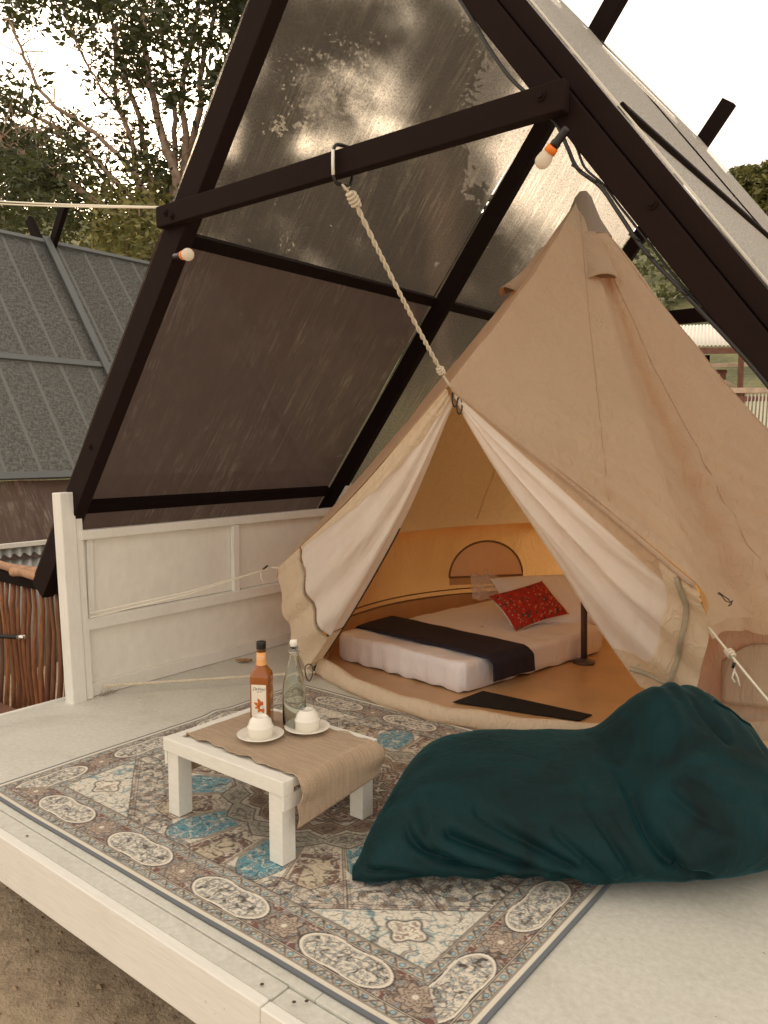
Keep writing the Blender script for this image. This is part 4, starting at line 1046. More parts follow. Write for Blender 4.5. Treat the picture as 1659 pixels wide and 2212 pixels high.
# ------------------------------------------------------------------ inside the tent
def soft_box(name, corners, z0, z1, mat, rad=.04, nz=9, seed=1, wr=.006, top_wr=.003):
    "mattress-like body over a plan quadrilateral"
    c = np.array(corners, float); cen = c.mean(0); per = []
    for i in range(4):
        a, b = c[i], c[(i+1) % 4]; d = (b-a)/np.linalg.norm(b-a); pr_ = c[i-1]; d0 = (a-pr_)/np.linalg.norm(a-pr_)
        for t in np.linspace(0, 1, 6): per.append(a-d0*rad*(1-t)**2+d*rad*t**2)
        for t in np.linspace(.08, .92, 34): per.append(a+d*rad+(b-a-2*d*rad)*t)
    per = np.array(per); n = len(per); v = []
    for i, q in enumerate(per):
        o = (q-cen)/np.linalg.norm(q-cen)
        for k in range(nz):
            s = k/(nz-1); ins = .010*(abs(2*s-1))**8; w = wr*(math.sin(i*1.3+s*2)*.5+float(vnoise(i*.35, s*1.6, 0, seed)))*(1-s*.7)
            p2 = q-o*(ins-w); v.append((p2[0], p2[1], z0+(z1-z0)*(.02+.98*s)+(.004*math.sin(i*.9) if k == 0 else 0)))
        for s in (.985, .9, .78, .66, .54, .42, .3, .18, 0.02):
            p2 = cen+(q-o*.01-cen)*s; v.append((p2[0], p2[1], z1+.004+top_wr*float(fbm(p2[0]*6, p2[1]*16, 0, 3, seed))))
    return mesh(name, v, grid_f(n, nz+9, True), mat, None, smooth=True)
tag(soft_box('mattress', [(-3.00, 3.33), (-2.065, 3.235), (-1.84, 4.44), (-2.78, 4.98)], .012, .16, SHEET, .035, seed=4, wr=.009, top_wr=.012), 'mattress in a white fitted sheet on the tent floor', 'mattress')
def blanket():
    A, B = V(-2.99, 3.47, .170), V(-3.0, 3.83, .170)      # far end
    Cc, D = V(-2.01, 3.37, .170), V(-1.965, 3.70, .170)     # at the near side edge
    v = []; n1, n2 = 80, 34
    for i in range(n1):
        for k in range(n2):
            s, t = i/(n1-1)*1.2, k/(n2-1)
            a, b = A+(Cc-A)*min(s, 1), B+(D-B)*min(s, 1); p = a+(b-a)*t
            if s > 1: q = (s-1)/.2; p = p+V(.028*min(q*3, 1)+.012*q+.01*t, 0, -.125*q+.012*min(q*4, 1)-.008*t)
            if s < .03: p[2] -= .02
            p[2] += .005*math.sin(PI*t)**.5+.003*float(fbm(p[0]*9, p[1]*9, p[2]*5, 3, 2))+.004; p[0] += .006*float(vnoise(t*6, s*8, 0, 4)); p[1] += .006*float(vnoise(s*9, t, 2, 4))
            v.append(p)
    tag(mesh('blanket', v, grid_f(n1, n2), NAVY, None, smooth=True, solid=.012), 'folded dark navy blanket laid across the foot of the mattress', 'blanket')
blanket()
def cushion(name, cen, ex, ey, ez, L, Wd, T, mat, mat2, label, cat, seed=1, uvs=1):
    "pillow: two bulging faces joined at a seam; front face may be printed"
    n = 34; vs, fs, uv = [], [], []
    ex = np.array(ex, float); ex /= np.linalg.norm(ex)
    if ez is None: ey = np.array(ey, float); ey -= ex*ex.dot(ey); ez = np.cross(ex, ey); ez = ez if ez[2] > 0 else -ez
    ey, ez = [np.array(q, float)/np.linalg.norm(q) for q in (ey, ez)]
    for side in (1, -1):
        for i in range(n):
            for k in range(n):
                a, b = 2*i/(n-1)-1, 2*k/(n-1)-1
                h = ((1-abs(a)**3.2)*(1-abs(b)**3.2))**.55; pin = 1-.10*(1-abs(b)**2)*abs(a)**4; pin2 = 1-.12*(1-abs(a)**2)*abs(b)**4
                wob = .05*float(fbm(a*2.4, b*2.4, side, 3, seed))*h
                vs.append(cen+ex*a*L/2*pin+ey*b*Wd/2*pin2+ez*side*T/2*(h+wob)); uv.append((a*.5*L/Wd*uvs, b*.5*uvs))
    g = grid_f(n, n); fs = [tuple(q[::-1]) for q in g]
    top = mesh(name, vs[:n*n], g, mat, None, smooth=True, uv=uv[:n*n])
    mesh('underside', vs[n*n:], fs, mat2, top, smooth=True)
    return tag(top, label, cat)
cushion('pillow', V(-2.22, 4.52, .262), (.62, .78, 0), (-.55, .45, .55), None, .72, .44, .19, SHEET, SHEET, 'white pillow behind the red cushion at the head of the mattress', 'pillow', 2)
cushion('cushion', V(-2.225, 4.225, .285), (.16, .45, .06), (-.22, .03, .17), None, .44, .285, .11, FLORAL, SHEET, 'red floral print cushion leaning on the white pillow', 'cushion', 5)
o = mesh('floor_mat', [(-2.035, 3.095, .011), (-2.01, 3.335, .011), (-1.43, 3.345, .011), (-1.445, 3.235, .011), (-2.035, 3.095, .015), (-2.01, 3.335, .015), (-1.43, 3.345, .015), (-1.445, 3.235, .015)], BOXF, BLACKMAT, None)
tag(o, 'flat black mat on the tent floor just inside the sill', 'mat')
def bag():
    c0 = V(-2.735, 5.085, .42)*0+at(1046, 1268, 5.15); v = []
    for side in (1, -1):
        for i in range(14):
            for k in range(14):
                a, b = 2*i/13-1, 2*k/13-1
                v.append(c0+_RT*a*.085*(1-.08*b)+V(0, 0, -b*.085+.008*math.sin(a*5))+_FW*side*(.012*(1-a*a)*(1-b*b)+.005*float(vnoise(a*4, b*4, side, 3))))
    g = grid_f(14, 14); f = g+[tuple(i+196 for i in q) for q in g]
    o = mesh('plastic_bag', v, f, PLASTICBAG, None, smooth=True); tag(o, 'crumpled clear plastic bag hanging below the arched tent window', 'bag')
    tube('bag_knot', [c0+V(0, 0, .083), c0+V(0, 0, .10)+_RT*.006, c0+V(0, 0, .115)+_RT*.012], [.008, .006, .011], PLASTICBAG, o, 8)
bag()

# ------------------------------------------------------------------ beanbag
def beanbag():
    T0 = V(-1.375, 1.615, 0); e1 = V(.765, .640, 0); e1 /= np.linalg.norm(e1); e2 = V(-e1[1], e1[0], 0)
    # along s: front line, back line, ridge depth, ridge height
    s_ = np.array([-.02, 0, .035, .08, .155, .20, .24, .30, .44, .57, .70, .81, .863, .908, .946, 1.006, 1.083, 1.146, 1.18, 1.23, 1.30, 1.37, 1.45, 1.54, 1.60])
    fr = np.array([0.01, 0.0, -0.03, -0.038, -0.05, -0.056, -0.058, -0.06, -0.066, -0.087, -0.108, -0.112, -0.116, -0.129, -0.137, -0.135, -0.118, -0.095, -0.078, -0.048, -0.01, 0.03, 0.10, 0.24, 0.34])
    bk = np.array([.06, .09, .18, .30, .48, .56, .62, .68, .74, .76, .76, .76, .76, .76, .76, .77, .77, .76, .76, .75, .73, .70, .65, .56, .46])
    hh = np.array([0.012, 0.04, 0.092, 0.125, 0.183, 0.210, 0.226, 0.238, 0.241, 0.238, 0.236, 0.240, 0.268, 0.345, 0.415, 0.455, 0.454, 0.434, 0.412, 0.375, 0.28, 0.198, 0.12, 0.06, 0.02])
    rd = np.array([.03, .05, .10, .18, .28, .32, .34, .35, .35, .35, .35, .35, .35, .35, .35, .35, .35, .35, .36, .38, .40, .42, .43, .43, .43])
    pk = np.array([0, 0, 0, 0, 0, 0, 0, 0, 0, 0, 0, .1, .35, .6, .75, .85, .8, .7, .5, .3, .15, 0, 0, 0, 0])
    ns, nk = 300, 190
    ss = -.02+1.62*(np.linspace(0, 1, ns)+.0)
    from numpy import interp
    def sm(a):
        y = interp(ss, s_, a); k = np.ones(9)/9; yp = np.r_[[y[0]]*4, y, [y[-1]]*4]; return np.convolve(yp, k, 'valid')
    F, B, Hh, R, K = map(sm, (fr, bk, hh, rd, pk))
    v = np.zeros((ns, nk, 3)); A = np.linspace(0, 2*PI, nk, endpoint=False)
    for i in range(ns):
        c, s = np.cos(A), np.sin(A)
        wF, wB = R[i]-F[i], B[i]-R[i]
        e = 2.5
        cr, sr = np.sign(c)*abs(c)**(2/e), np.sign(s)*abs(s)**(2/e)
        zc = Hh[i]*.40
        up = s > 0; lo = np.sign(c)*abs(c)**(2/5.5); cr = np.where(up, cr, lo)
        z = np.where(up, zc+(Hh[i]-zc)*sr, zc+zc*sr)
        zz = np.clip((z-zc)/(Hh[i]-zc+1e-6), 0, 1)
        nar = 1-K[i]*.72*zz**1.15
        x2 = np.where(c < 0, R[i]+wF*cr*nar, R[i]+wB*cr*nar)
        # the front skirt bellies out low down
        v[i] = T0+e1*ss[i]+e2*x2[:, None]+np.stack([0*z, 0*z, z], -1)
    # normals
    du = np.gradient(v, axis=0); dv = np.roll(v, -1, 1)-np.roll(v, 1, 1); n = np.cross(dv, du); n /= np.linalg.norm(n, axis=2, keepdims=True)+1e-9
    if (n[ns//2, nk//4][2]) < 0: n = -n
    S = np.repeat(ss[:, None], nk, 1); Z = v[..., 2]; D2 = (v-T0)@e2
    front = np.clip(-(n@e2)*1.5+.25, 0, 1)
    def gcurve(pts, wd):     # groove along a curve given in (s, z) on the front
        P = spline(pts, 60); d = np.min(np.hypot(S[..., None]-P[:, 0], (Z[..., None]-P[:, 1])), axis=-1); return np.exp(-(d/wd)**2)
    d = .008*fbm(S*5, Z*7, D2*5, 4, 2)+.0035*fbm(S*11+Z*9, Z*13, D2*7, 3, 6)+front*.007*np.sin((S*.8+Z*1.5)*38+5*vnoise(S*3, Z*4, 0, 8))*np.clip(vnoise(S*4, Z*5, 0, 12)+.3, 0, 1)
    d -= front*.034*gcurve([(.83, .27), (.80, .21), (.82, .15), (.88, .09), (.95, .055)], .018)
    d += front*.020*gcurve([(.86, .24), (.855, .17), (.89, .11)], .032)
    for (pts, w, a) in [([(.14, .14), (.22, .10), (.36, .06), (.5, .04)], .012, .021), ([(.25, .16), (.36, .12), (.5, .07), (.60, .04)], .011, .018), ([(.18, .18), (.2, .13), (.28, .09)], .010, .010),
                        ([(.34, .20), (.46, .15), (.58, .09)], .013, .016), ([(.55, .17), (.62, .11), (.68, .05)], .011, .010), ([(.66, .21), (.70, .15), (.74, .08)], .011, .012), ([(.02, .05), (.1, .055), (.22, .03)], .010, .012),
                        ([(.95, .30), (1.04, .26), (1.14, .25)], .013, .008), ([(1.0, .36), (1.1, .31), (1.2, .27)], .014, .007), ([(.90, .24), (1.0, .2), (1.08, .2)], .013, .010),
                        ([(1.05, .47), (1.06, .42), (1.10, .37)], .012, .014), ([(.98, .45), (.965, .39), (.93, .34)], .014, .012), ([(1.16, .46), (1.2, .40), (1.22, .34)], .014, .009), ([(1.28, .38), (1.34, .28), (1.36, .18)], .02, .010)]:
        d -= front*a*gcurve(pts, w)*1.25; P2 = [(p[0]+.022, p[1]+.016) for p in pts]; d += front*a*.6*gcurve(P2, w*1.3)
    # gathered top
    d += .010*np.sin(S*95+Z*20)*np.exp(-((S-1.07)/.09)**2)*np.clip((Z-.38)/.08, 0, 1)
    flat = np.clip(Z/.03, 0, 1); d *= flat
    v = v+n*d[..., None]; v[..., 2] = np.maximum(v[..., 2], .004)
    # seat on rug: keep clear of the floor and rug
    v[..., 2] += .010
    f = [tuple(q) for q in grid_f(ns, nk)]
    f += [(i*nk+nk-1, (i+1)*nk+nk-1, (i+1)*nk, i*nk) for i in range(ns-1)]
    f += [tuple(range(nk)), tuple(range((ns-1)*nk, ns*nk))[::-1]]
    o = mesh('beanbag', v.reshape(-1, 3), f, VELVET, None, smooth=True)
    bm = bmesh.new(); bm.from_mesh(o.data); bmesh.ops.recalc_face_normals(bm, faces=bm.faces); bm.to_mesh(o.data); bm.free()
    tag(o, 'big dark teal velvet beanbag lounger lying half on the rug, before the tent', 'beanbag')
    # piped seam down the right shoulder
    idx = int(nk*.30); seam = []
    sel = [i for i in range(ns) if ss[i] > 1.12 and ss[i] < 1.62]
    pts = [v[i, idx]+n[i, idx]*.003 for i in sel[::4]]
    mesh('piped_seam', *tube_vf(pts, .004, 6), VELVET, o, smooth=True)
beanbag()

# ------------------------------------------------------------------ ropes, carabiner, bulbs, cables
def twisted(name, p0, p1, ra, turns, mat, parent=None, sag=0, strands=2, n=None, wob=0):
    p0, p1 = np.array(p0, float), np.array(p1, float); d = p1-p0; L = np.linalg.norm(d); n = n or int(turns*10)
    t = np.linspace(0, 1, n); base = p0+d*t[:, None]; base[:, 2] -= sag*4*t*(1-t)
    dn = d/L; a = np.cross(dn, V(0, 0, 1)); a = a if np.linalg.norm(a) > .01 else V(1, 0, 0); a /= np.linalg.norm(a); b = np.cross(dn, a)
    parts = []
    for k in range(strands):
        ph = 2*PI*turns*t+k*2*PI/strands+wob*np.sin(t*23)
        parts.append(tube_vf(base+(np.cos(ph)[:, None]*a+np.sin(ph)[:, None]*b)*ra*.62, ra*.72, 6))
    v, f = join_vf(parts); return mesh(name, v, f, mat, parent, smooth=True)
def knot(name, c, axis, ra, mat, parent, turns=4, tail=0):
    c, ax = np.array(c, float), np.array(axis, float); ax /= np.linalg.norm(ax); a = np.cross(ax, V(.3, .2, 1)); a /= np.linalg.norm(a); b = np.cross(ax, a)
    t = np.linspace(0, 1, 16*turns); R_ = ra*(1.25+.35*np.sin(t*PI))
    pts = c+ax*((t-.5)*ra*1.5*turns)[:, None]+(np.cos(t*2*PI*turns)[:, None]*a+np.sin(t*2*PI*turns)[:, None]*b)*R_[:, None]
    return tube(name, pts, ra*.75, mat, parent, 6)
CAR = V(-1.745, 1.925, 2.165)
def carabiner():
    r = empty('carabiner', CAR, 'long oval carabiner hooked round the front cross beam', 'carabiner')
    pts = []
    for t in np.linspace(0, 2*PI, 49)[:-1]:
        y = .036*math.cos(t); z = .070*math.sin(t)
        k = (abs(math.cos(t))**4+abs(math.sin(t))**4)**-.25; pts.append(V(CAR[0]+.012*math.cos(t), 1.976+y*k*.95, 2.168+z*k*.9))
    tube('carabiner_ring', pts, .0058, BLACK, r, 10, True)
    tube('gate_bar', [V(CAR[0]-.004, 1.934, 2.128), V(CAR[0]-.004, 1.933, 2.168), V(CAR[0]-.004, 1.934, 2.206)], .0055, CERAMIC, r, 10)
carabiner()
r = empty('door_rope', (-1.72, 2.2, 1.9), 'thick twisted white rope running from the carabiner down to the tent door peak', 'rope')
a, b = V(-1.72, 1.965, 2.098), PEAK+V(.0, -.015, .02)
twisted('rope_strands', a+(b-a)*.05, b+(a-b)*.07, .0068, 11, ROPE, r, 0.012, 2, 260, .5)
knot('rope_knot', a+(b-a)*.06, b-a, .0088, ROPE, r, 4); knot('rope_knot', b+(a-b)*.06, b-a, .0075, ROPE, r, 3)
tube('rope_loop', [a+(b-a)*.04, a+V(-.008, -.01, .0), V(CAR[0], 1.985, 2.094), V(CAR[0]+.008, 2.0, 2.105)], .0045, ROPE, r, 6)
tube('rope_loop', [b+(a-b)*.03, b+V(.004, .01, -.01), PEAK+V(.006, .02, -.012)], .005, ROPE, r, 6)
def cord(name, label, pts, ra, mat, tw=None):
    o = tube(name, pts, ra, mat, None, 6) if tw is None else twisted(name, pts[0], pts[-1], ra, tw, mat)
    return tag(o, label, 'rope')
FP = V(-3.475, 2.045, .435)
r = empty('guy_rope', (-3.3, 2.4, .5), 'thin doubled white cord from the left tent flap corner to the white fence post', 'rope')
for dz in (0, -.022): tube('cord', [FP+V(0, 0, dz), (FP+TL)/2+V(0, 0, -.012+dz*.6), TL+V(-.03, -.02, .0)], .0032, ROPEW, r, 6)
tube('slider', [TL+V(-.075, -.06, -.02), TL+V(-.045, -.035, .012)], .005, BLACK, r, 8); tube('cord', [TL+V(-.03, -.02, 0), TL+V(.05, .03, .0)], .0032, ROPEW, r, 6)
tube('cord_tail', [TL+V(-.07, -.06, -.01), TL+V(-.072, -.062, -.05), TL+V(-.06, -.055, -.075)], .0026, ROPEW, r, 6)
twisted_g = twisted('ground_rope', (-3.475, 2.105, .055), (-2.83, 2.965, .045), .0062, 34, ROPE, None, .0, 2, 420)
tag(twisted_g, 'white braided rope along the deck from the fence foot to the tent sill corner', 'rope')
knot('rope_knot', (-2.86, 2.925, .046), (.6, .8, 0), .009, ROPE, twisted_g, 3)
r = empty('guy_rope', (-.7, 2.9, .5), 'white guy rope with a knot tied to the right tent flap hem', 'rope')
g0, g1 = TRH+V(.0, -.01, -.002), V(-.50, 2.72, .36)
tube('cord', [g0, g0+(g1-g0)*.5+V(0, 0, -.003), g1+(g1-g0)*1.4], .0042, ROPEW, r, 8)
knot('rope_knot', g0+(g1-g0)*.30, g1-g0, .0075, ROPE, r, 3)
q = g0+(g1-g0)*.36
tube('slider', [q+V(.0, 0, -.012), q+V(-.004, 0, -.034)], .006, BLACK, r, 8)
tube('cord_tail', [q, q+V(.0, 0, -.04), q+V(.012, 0, -.065), q+V(.02, 0, -.095)], .0032, ROPEW, r, 6)
tube('cord_tail', [q+V(.0, 0, -.045), q+V(-.006, 0, -.07), q+V(.004, 0, -.085)], .003, ROPEW, r, 6)
r = empty('washing_line', (-4.4, 2.2, 2.3), 'pair of white cords stretched from the front cross beam to the neighbouring hut', 'rope')
for k in range(2):
    a, b = V(-2.655, 1.965, 2.200), at(-140, 424+5*k, 6.4)
    tube('cord', [a+(b-a)*t-V(0, 0, (.012+.006*k)*4*t*(1-t)) for t in np.linspace(0, 1, 14)], .0048, ROPEW, r, 6)
def bulb(c, axis, rr, L, label, K=1.0):
    c, ax = np.array(c, float), np.array(axis, float); ax /= np.linalg.norm(ax)
    r = empty('light_bulb', c, label, 'light bulb', 'unlit string-light bulbs on the front frame')
    def rev(name, prof, mat):
        a = np.cross(ax, V(.1, .9, .2)); a /= np.linalg.norm(a); b = np.cross(ax, a); k = 28; v = []
        for (ra, h) in prof:
            for q in range(k): t = q*2*PI/k; v.append(c+ax*h*K+(a*math.cos(t)+b*math.sin(t))*ra*K)
        f = [(i*k+q, i*k+(q+1) % k, (i+1)*k+(q+1) % k, (i+1)*k+q) for i in range(len(prof)-1) for q in range(k)]
        o = mesh(name, v, f, mat, r, smooth=True)
        bm = bmesh.new(); bm.from_mesh(o.data); bmesh.ops.recalc_face_normals(bm, faces=bm.faces); bm.to_mesh(o.data); bm.free()
    # axis points out of the socket
    rev('socket', [(0, -.095), (.013, -.093), (.0155, -.085), (.0155, -.04), (.018, -.035), (.018, -.022), (0, -.0215)], BLACK)
    rev('collar', [(0, -.021), (.0185, -.0205), (.0215, -.015), (.0225, .004), (0, .005)], ORANGE)
    pr_ = [(.0215*min(1, rr/.03), .0055)]
    for t in np.linspace(.55, PI/2, 5)[:-1]: pr_.append((rr*math.sin(t), .012+L*.5-rr*math.cos(t)*.9+0))
    pr_ = [(.0215*min(1, rr/.03), .0055), (rr*.93, .02)]+[(rr*math.cos(t), .02+(L-rr)*.55+rr*math.sin(t)) for t in np.linspace(0, PI/2, 12)]
    rev('glass_globe', pr_, BULB)
bulb((-2.560, 1.960, 2.000), (.95, -.15, -.10), .029, .05, 'round white bulb in an orange collar low on the left rafter', .85)
bulb((-.985, 1.945, 2.03), (-.72, .05, -.66), .028, .062, 'white bulb in an orange collar and black socket beside the right rafter', .74)
def cable():
    r = empty('light_cable', (-.7, 2.0, 1.9), 'black light cable sagging along the underside of the right front rafter', 'cable')
    L = lambda z, off: V((3.21-z)/SLO+AX-off, 2.0, z)
    zs = [2.62, 2.50, 2.38, 2.28, 2.20, 2.12, 2.05, 1.99, 1.93, 1.86, 1.78, 1.72, 1.66, 1.58, 1.50, 1.42, 1.3]
    of = [.0, .012, .03, .035, .02, .012, .03, .045, .025, .030, .038, .038, .030, .020, .010, .004, .004]
    P = spline([L(z, o) for z, o in zip(zs, of)], 120); tube('cable', P, .0055, BLACK, r, 7)
    P2 = P[38:]+np.array([[.014+.006*math.sin(i*.2), .01, 0.002] for i in range(len(P)-38)]); tube('cable', P2, .0035, BLACK, r, 6)
    for i in (52, 57, 74, 80, 92):
        c = P[i]; tube('cable_tie', [c+V(-.014, -.004, .010), c+V(0, -.010, 0), c+V(.014, -.004, -.010)], .003, BLACK, r, 6)
cable()
# one dry leaf on the deck
v = []; c = V(-3.40, 2.965, .006)
for i in range(9):
    for k in range(5):
        a, b = 2*i/8-1, 2*k/4-1; wd = .034*(1-a*a)**.6*(1+.15*math.sin(i*2)); v.append(c+V(.8, .6, 0)*a*.05+V(-.6, .8, 0)*b*wd+V(0, 0, .007*abs(b)+.006*a*a+.002*math.sin(i*2+k)))
tag(mesh('fallen_leaf', v, grid_f(9, 5), m_simple('dry_leaf', (.42, .24, .12), .8, .3, 60), None, smooth=True), 'single dry brown leaf lying on the deck by the white fence', 'leaf')
# small scruff of weeds at the fence foot
v = []; f = []
for i in range(42):
    b0 = V(-3.485, 2.09+RNG.uniform(0, .10), .0); t1 = b0+V(RNG.uniform(-.005, .04), RNG.uniform(-.04, .05), RNG.uniform(.008, .05)); o_ = len(v); v += [b0+V(0, .0012, 0), b0-V(0, .0012, 0), t1]; f.append((o_, o_+1, o_+2))
tag(mesh('weeds', v, f, m_simple('dry_weed', (.3, .24, .18), .9), None), 'tuft of dry weeds at the foot of the white fence post', 'weeds', kind='stuff')

# ------------------------------------------------------------------ trees and bushes
def foliage(clusters, size, spread, mat, name, parent, per=240):
    cs = []
    for (c, rr, k) in clusters:
        n = int(per*k); sub = max(3, int(n/16)); cc = RNG.normal(size=(sub, 3)); cc /= np.linalg.norm(cc, axis=1)[:, None]
        cc = np.array(c)+cc*rr*RNG.uniform(.25, 1, (sub, 1))**.6
        p = np.repeat(cc, 16, 0)+RNG.normal(size=(sub*16, 3))*spread; cs.append(p)
    v, f = leaf_quads(np.concatenate(cs), size)
    return fast_mesh(name, v, f, mat, parent)
def limb(pts, r0, r1): 
    p = spline(pts, max(8, len(pts)*5)); p = p+RNG.normal(size=p.shape)*.012; return tube_vf(p, np.linspace(r0, r1, len(p)), 7)
def big_tree():
    base = at(352, 640, 12.2); base[2] = -.45
    r = empty('broadleaf_tree', base, 'tall many-stemmed broadleaf tree rising behind the neighbouring hut', 'tree')
    fork = at(352, 560, 12.0); v, f = tube_vf(spline([base, (base+fork)/2+V(.05, 0, 0), fork, at(345, 500, 12)], 14), np.linspace(.19, .13, 14), 10); mesh('trunk', v, f, BARKY, r, smooth=True)
    stems = [([(350, 520), (335, 430), (320, 370), (302, 267), (275, 180), (256, 110), (230, 0)], .055, 12), ([(352, 520), (300, 400), (284, 300), (256, 230), (248, 165), (250, 60)], .05, 12.3),
             ([(355, 500), (384, 400), (352, 300), (327, 195), (313, 106), (309, -60)], .075, 11.8), ([(360, 480), (402, 340), (395, 180), (420, 70), (440, -60)], .06, 12.1), ([(365, 470), (377, 355), (377, 215), (355, 124), (340, -20)], .05, 12.5),
             ([(375, 450), (430, 249), (434, 160), (462, 36), (480, -80)], .055, 12.2), ([(345, 500), (250, 390), (178, 320), (100, 263), (0, 213)], .045, 11.6), ([(345, 480), (302, 391), (213, 295), (100, 210), (53, 121), (18, 39)], .04, 11.4),
             ([(340, 520), (200, 430), (53, 334), (-60, 300)], .045, 11.2), ([(350, 540), (199, 356), (120, 290), (0, 270)], .035, 12.6), ([(340, 560), (270, 470), (160, 420), (0, 365)], .03, 12.4), ([(390, 430), (440, 330), (470, 200), (520, 60), (560, -80)], .05, 12.8),
             ([(300, 400), (290, 330), (262, 255), (200, 160), (150, 60)], .025, 11.9)]
    prng = random.Random(4); vf = []; twigs = []
    for pts, ra, D in stems:
        P = [at(x, y, D+i*.12) for i, (x, y) in enumerate(pts)]; o = limb(P, ra*1.15, ra*.45); mesh('limb', *o, BARKY, r, smooth=True)
        q = spline(P, 40)
        for k in range(10, 40, 1):
            d = V(prng.gauss(0, 1), prng.gauss(0, 1), abs(prng.gauss(.5, .6))); d /= np.linalg.norm(d); L = prng.uniform(.35, 1.1)
            twigs.append(tube_vf([q[k], q[k]+d*L*.5+V(0, 0, .04), q[k]+d*L], [.012, .008, .004], 4))
    mesh('twigs', *join_vf(twigs), BARKY, r)['kind'] = 'stuff'
    cl = []
    def band(x0, x1, y0, y1, n, k, rr=.45, D=12):
        for _ in range(n): cl.append((at(prng.uniform(x0, x1), prng.uniform(y0, y1), D+prng.uniform(-1, 1.2)), rr, k))
    band(150, 520, -80, 60, 34, .5); band(230, 520, 40, 150, 14, .32, .42); band(-40, 230, -90, 20, 16, .5); band(330, 430, 150, 260, 4, .35, .4)
    band(-20, 130, 180, 300, 9, .25, .4); band(-20, 200, 300, 400, 14, .4, .45); band(150, 320, 250, 360, 7, .2, .4); band(170, 300, 120, 190, 4, .3, .35); band(0, 330, 360, 430, 8, .4)
    foliage(cl, .062, .10, LEAF_D, 'crown', r)
    return r
big_tree()
def tree(D, px, top, base_y, clusters, label, size=.07, mat=None, per=260, trunk=.09, name='broadleaf_tree', group='trees behind the shade net'):
    b = at(px, base_y, D); b[2] = -.6
    r = empty(name, b, label, 'tree', group); tp = at(px, top, D)
    mesh('trunk', *tube_vf(spline([b, (b*2+tp)/3+V(.12, 0, 0), (b+2*tp)/3, tp], 14), np.linspace(trunk, trunk*.3, 14), 8), BARKY, r, smooth=True)
    mesh('limb', *join_vf([limb([b+(tp-b)*.45, (np.array(c)+b+(tp-b)*.5)/2, c], trunk*.45, .012) for c, _, _ in clusters[:9]]), BARKY, r, smooth=True)
    foliage(clusters, size, .12, mat or LEAF_D, 'crown', r, per)
def cl_box(x0, x1, y0, y1, n, k, D, rr=.5, seed=1):
    q = random.Random(seed); return [(at(q.uniform(x0, x1), q.uniform(y0, y1), D+q.uniform(-.8, .8)), rr, k) for _ in range(n)]
tree(11.5, 880, 40, 1000, cl_box(830, 965, -60, 240, 26, 1.0, 11.5, .38, 2)+cl_box(560, 730, -90, 60, 12, .8, 11.5, .4, 3)+cl_box(490, 840, -60, 262, 60, .2, 11.5, .3, 1)+cl_box(470, 640, 120, 262, 22, .3, 11.5, .3, 12)+cl_box(600, 860, -40, 90, 16, .45, 11.5, .35, 14)+cl_box(950, 1010, 120, 200, 3, .5, 11.5, .3, 9), 'leafy dark tree showing through the upper net between the two left rafters', .085, None, 170)
tree(13, 600, 330, 1000, cl_box(440, 800, 300, 430, 24, 1.1, 13, .42, 4)+cl_box(440, 800, 400, 650, 24, 1.2, 13, .8, 5), 'dense dark tree low behind the net, left of the rope', .12, None, 200)
tree(14, 900, 330, 1000, cl_box(780, 1000, 300, 500, 26, 1.2, 14, .45, 6)+cl_box(760, 1130, 470, 700, 20, 1.2, 14, .8, 7), 'dense dark tree low behind the net, right of the rope', .12, None, 200)
tree(16, 1180, 520, 1000, cl_box(1060, 1320, 545, 680, 18, 1.2, 16, .6, 8), 'dark tree behind the net beside the tent top')
def bush(px, py, D, w, h, label, mat, seed, n=16, size=.06, per=320, group='bushes behind the neighbouring hut'):
    b = at(px, py+h/2, D); g = b.copy(); g[2] = -.45
    r = empty('bush', g, label, 'bush', group)
    mesh('stems', *join_vf([tube_vf([g, (g+at(px+dx, py, D))/2+V(.05, 0, 0), at(px+dx, py-h*.2, D)], [.03, .02, .01], 5) for dx in (-w*.3, 0, w*.3)]), BARKY, r)
    foliage(cl_box(px-w/2, px+w/2, py-h/2, py+h/2, n, 1, D, .5, seed), size, .10, mat, 'foliage', r, per)
bush(60, 440, 11, 190, 130, 'dark leafy bush left of the crossed rafter tips of the hut', LEAF_M, 1, 15, .05, 150)
bush(200, 470, 12.5, 190, 120, 'green leafy bush right of the crossed rafter tips of the hut', LEAF_M, 2, 14, .05, 160)
bush(300, 470, 10.5, 110, 160, 'yellow-green bush against the left front rafter', LEAF_Y, 3, 12, .05, 260)
bush(20, 360, 14, 160, 120, 'dark bush under the sky gap at the left edge', LEAF_D, 4, 14)
bush(390, 400, 15, 120, 90, 'small dark bush seen between tree stems and rafter', LEAF_D, 5, 8)
for i, (x, y, D) in enumerate([(1610, 425, 52), (1650, 415, 50), (1570, 470, 55)]):
    tree(D, x, y-10, y+60, cl_box(x-26, x+26, y-32, y+30, 12, 1, D, 1.1, 30+i), ['round treetop on the ridge at the right edge', 'yellowish treetop furthest right on the ridge', 'low treetop on the ridge just left of the rafters'][i], .26, [LEAF_H, LEAF_Y, LEAF_H][i], 200, .2, 'ridge_tree', 'trees on the distant ridge')

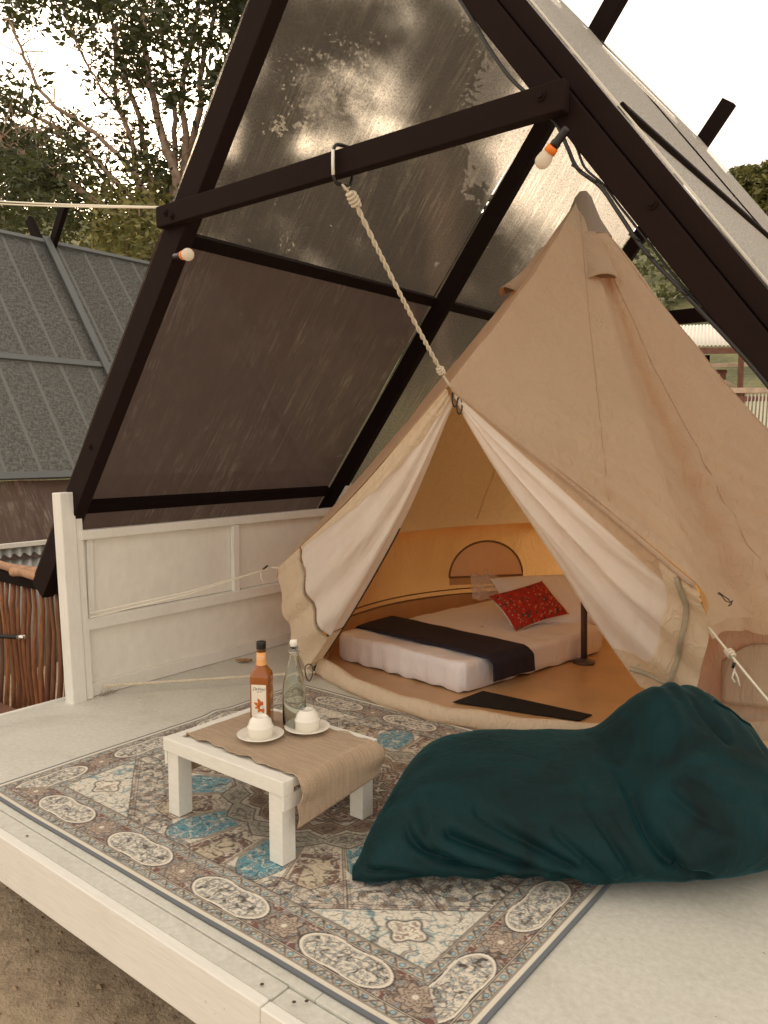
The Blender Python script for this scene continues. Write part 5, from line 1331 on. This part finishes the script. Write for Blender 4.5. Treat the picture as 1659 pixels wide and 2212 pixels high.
# ------------------------------------------------------------------ far buildings on the right
def far_hut():
    r = empty('open_hut', (-6.1, 21.3, 1.5), 'distant open hut with a pale corrugated roof, seen under the right rafter', 'building')
    # roof: corrugated plane sloping toward us
    a, b = V(-8.2, 21.6, 4.55), V(-5.95, 23.1, 4.62); c, d = V(-7.9, 19.8, 3.84), V(-5.40, 21.62, 3.84); v = []; n = 170
    for i in range(n+1):
        t = i/n; w = .02*math.sin(t*2*PI*30); v += [a+(b-a)*t+V(0, 0, w), c+(d-c)*t+V(0, 0, w)]
    mesh('roof', v, [(2*i, 2*i+1, 2*i+3, 2*i+2) for i in range(n)], ROOFW, r, smooth=True, solid=.01)
    beam('fascia', c+V(0, .05, -.12), d+V(0, .05, -.12), .15, .06, (0, 1, 0), RUST, r)
    beam('fascia', d+V(0, .05, -.10), b+V(0, 0, -.10), .13, .06, (1, 0, 0), RUST, r)
    e = d-c; e /= np.linalg.norm(e)
    mesh('back_wall', [c+e*.3+V(0, 1, -2.4), c+e*1.95+V(0, 1, -2.4), c+e*1.95+V(0, 1, -.15), c+e*.3+V(0, 1, -.15)], [(0, 1, 2, 3)], DARK, r, solid=.05)
    for t in (.15, .60, .98): p = c+(d-c)*t+V(0, .1, 0); box('post', p[0]-.06, p[0]+.06, p[1]-.06, p[1]+.06, -.3, 3.72, RUST, r)
    p, q = at(1480, 790, 20.3), at(1630, 787, 20.8); beam('shelf_beam', p, q, .09, .5, (0, 1, .1), PALEW, r)
    p, q = at(1480, 803, 20.5), at(1568, 803, 20.8); beam('shelf_bearer', p, q, .10, .1, (0, 1, 0), RUST, r)
    p, q = at(1562, 806, 20.6), at(1562, 850, 20.6); beam('bracket_post', p, q, .13, .1, (0, 1, 0), RUST, r)
    p, q = at(1564, 822, 20.4), at(1610, 850, 20.4); beam('brace', p, q, .06, .05, (0, 1, 0), PALEW, r)
far_hut()
def balustrade():
    r = empty('railing', (-5.1, 21.5, 1.3), 'distant balcony railing of thin upright slats with a pale top rail', 'railing')
    a, b = at(1570, 844, 19.5), at(1760, 842, 20.5); beam('top_rail', a, b, .13, .12, (0, 1, 0), PALEW, r)
    a2, b2 = at(1560, 930, 19.5), at(1760, 926, 20.5); beam('bottom_rail', a2, b2, .07, .06, (0, 1, 0), RUST, r)
    a3, b3 = at(1590, 862, 19.6), at(1760, 860, 20.6); beam('mid_rail', a3, b3, .12, .03, (0, 1, 0), RUST, r)
    n = 24; s0 = None
    for i in range(n):
        t = (i+.5)/n; p, q = a+(b-a)*t+V(0, 0, -.07), a2+(b2-a2)*t+V(0, 0, .03)
        beam('slat', p, q, .045, .025, (0, 1, 0), ROOFW if i > 4 else RUST, r, 0)
    for t in (.1, .9): p = a+(b-a)*t; box('post', p[0]-.06, p[0]+.06, p[1]+.07, p[1]+.17, -.4, p[2], RUST, r)
balustrade()
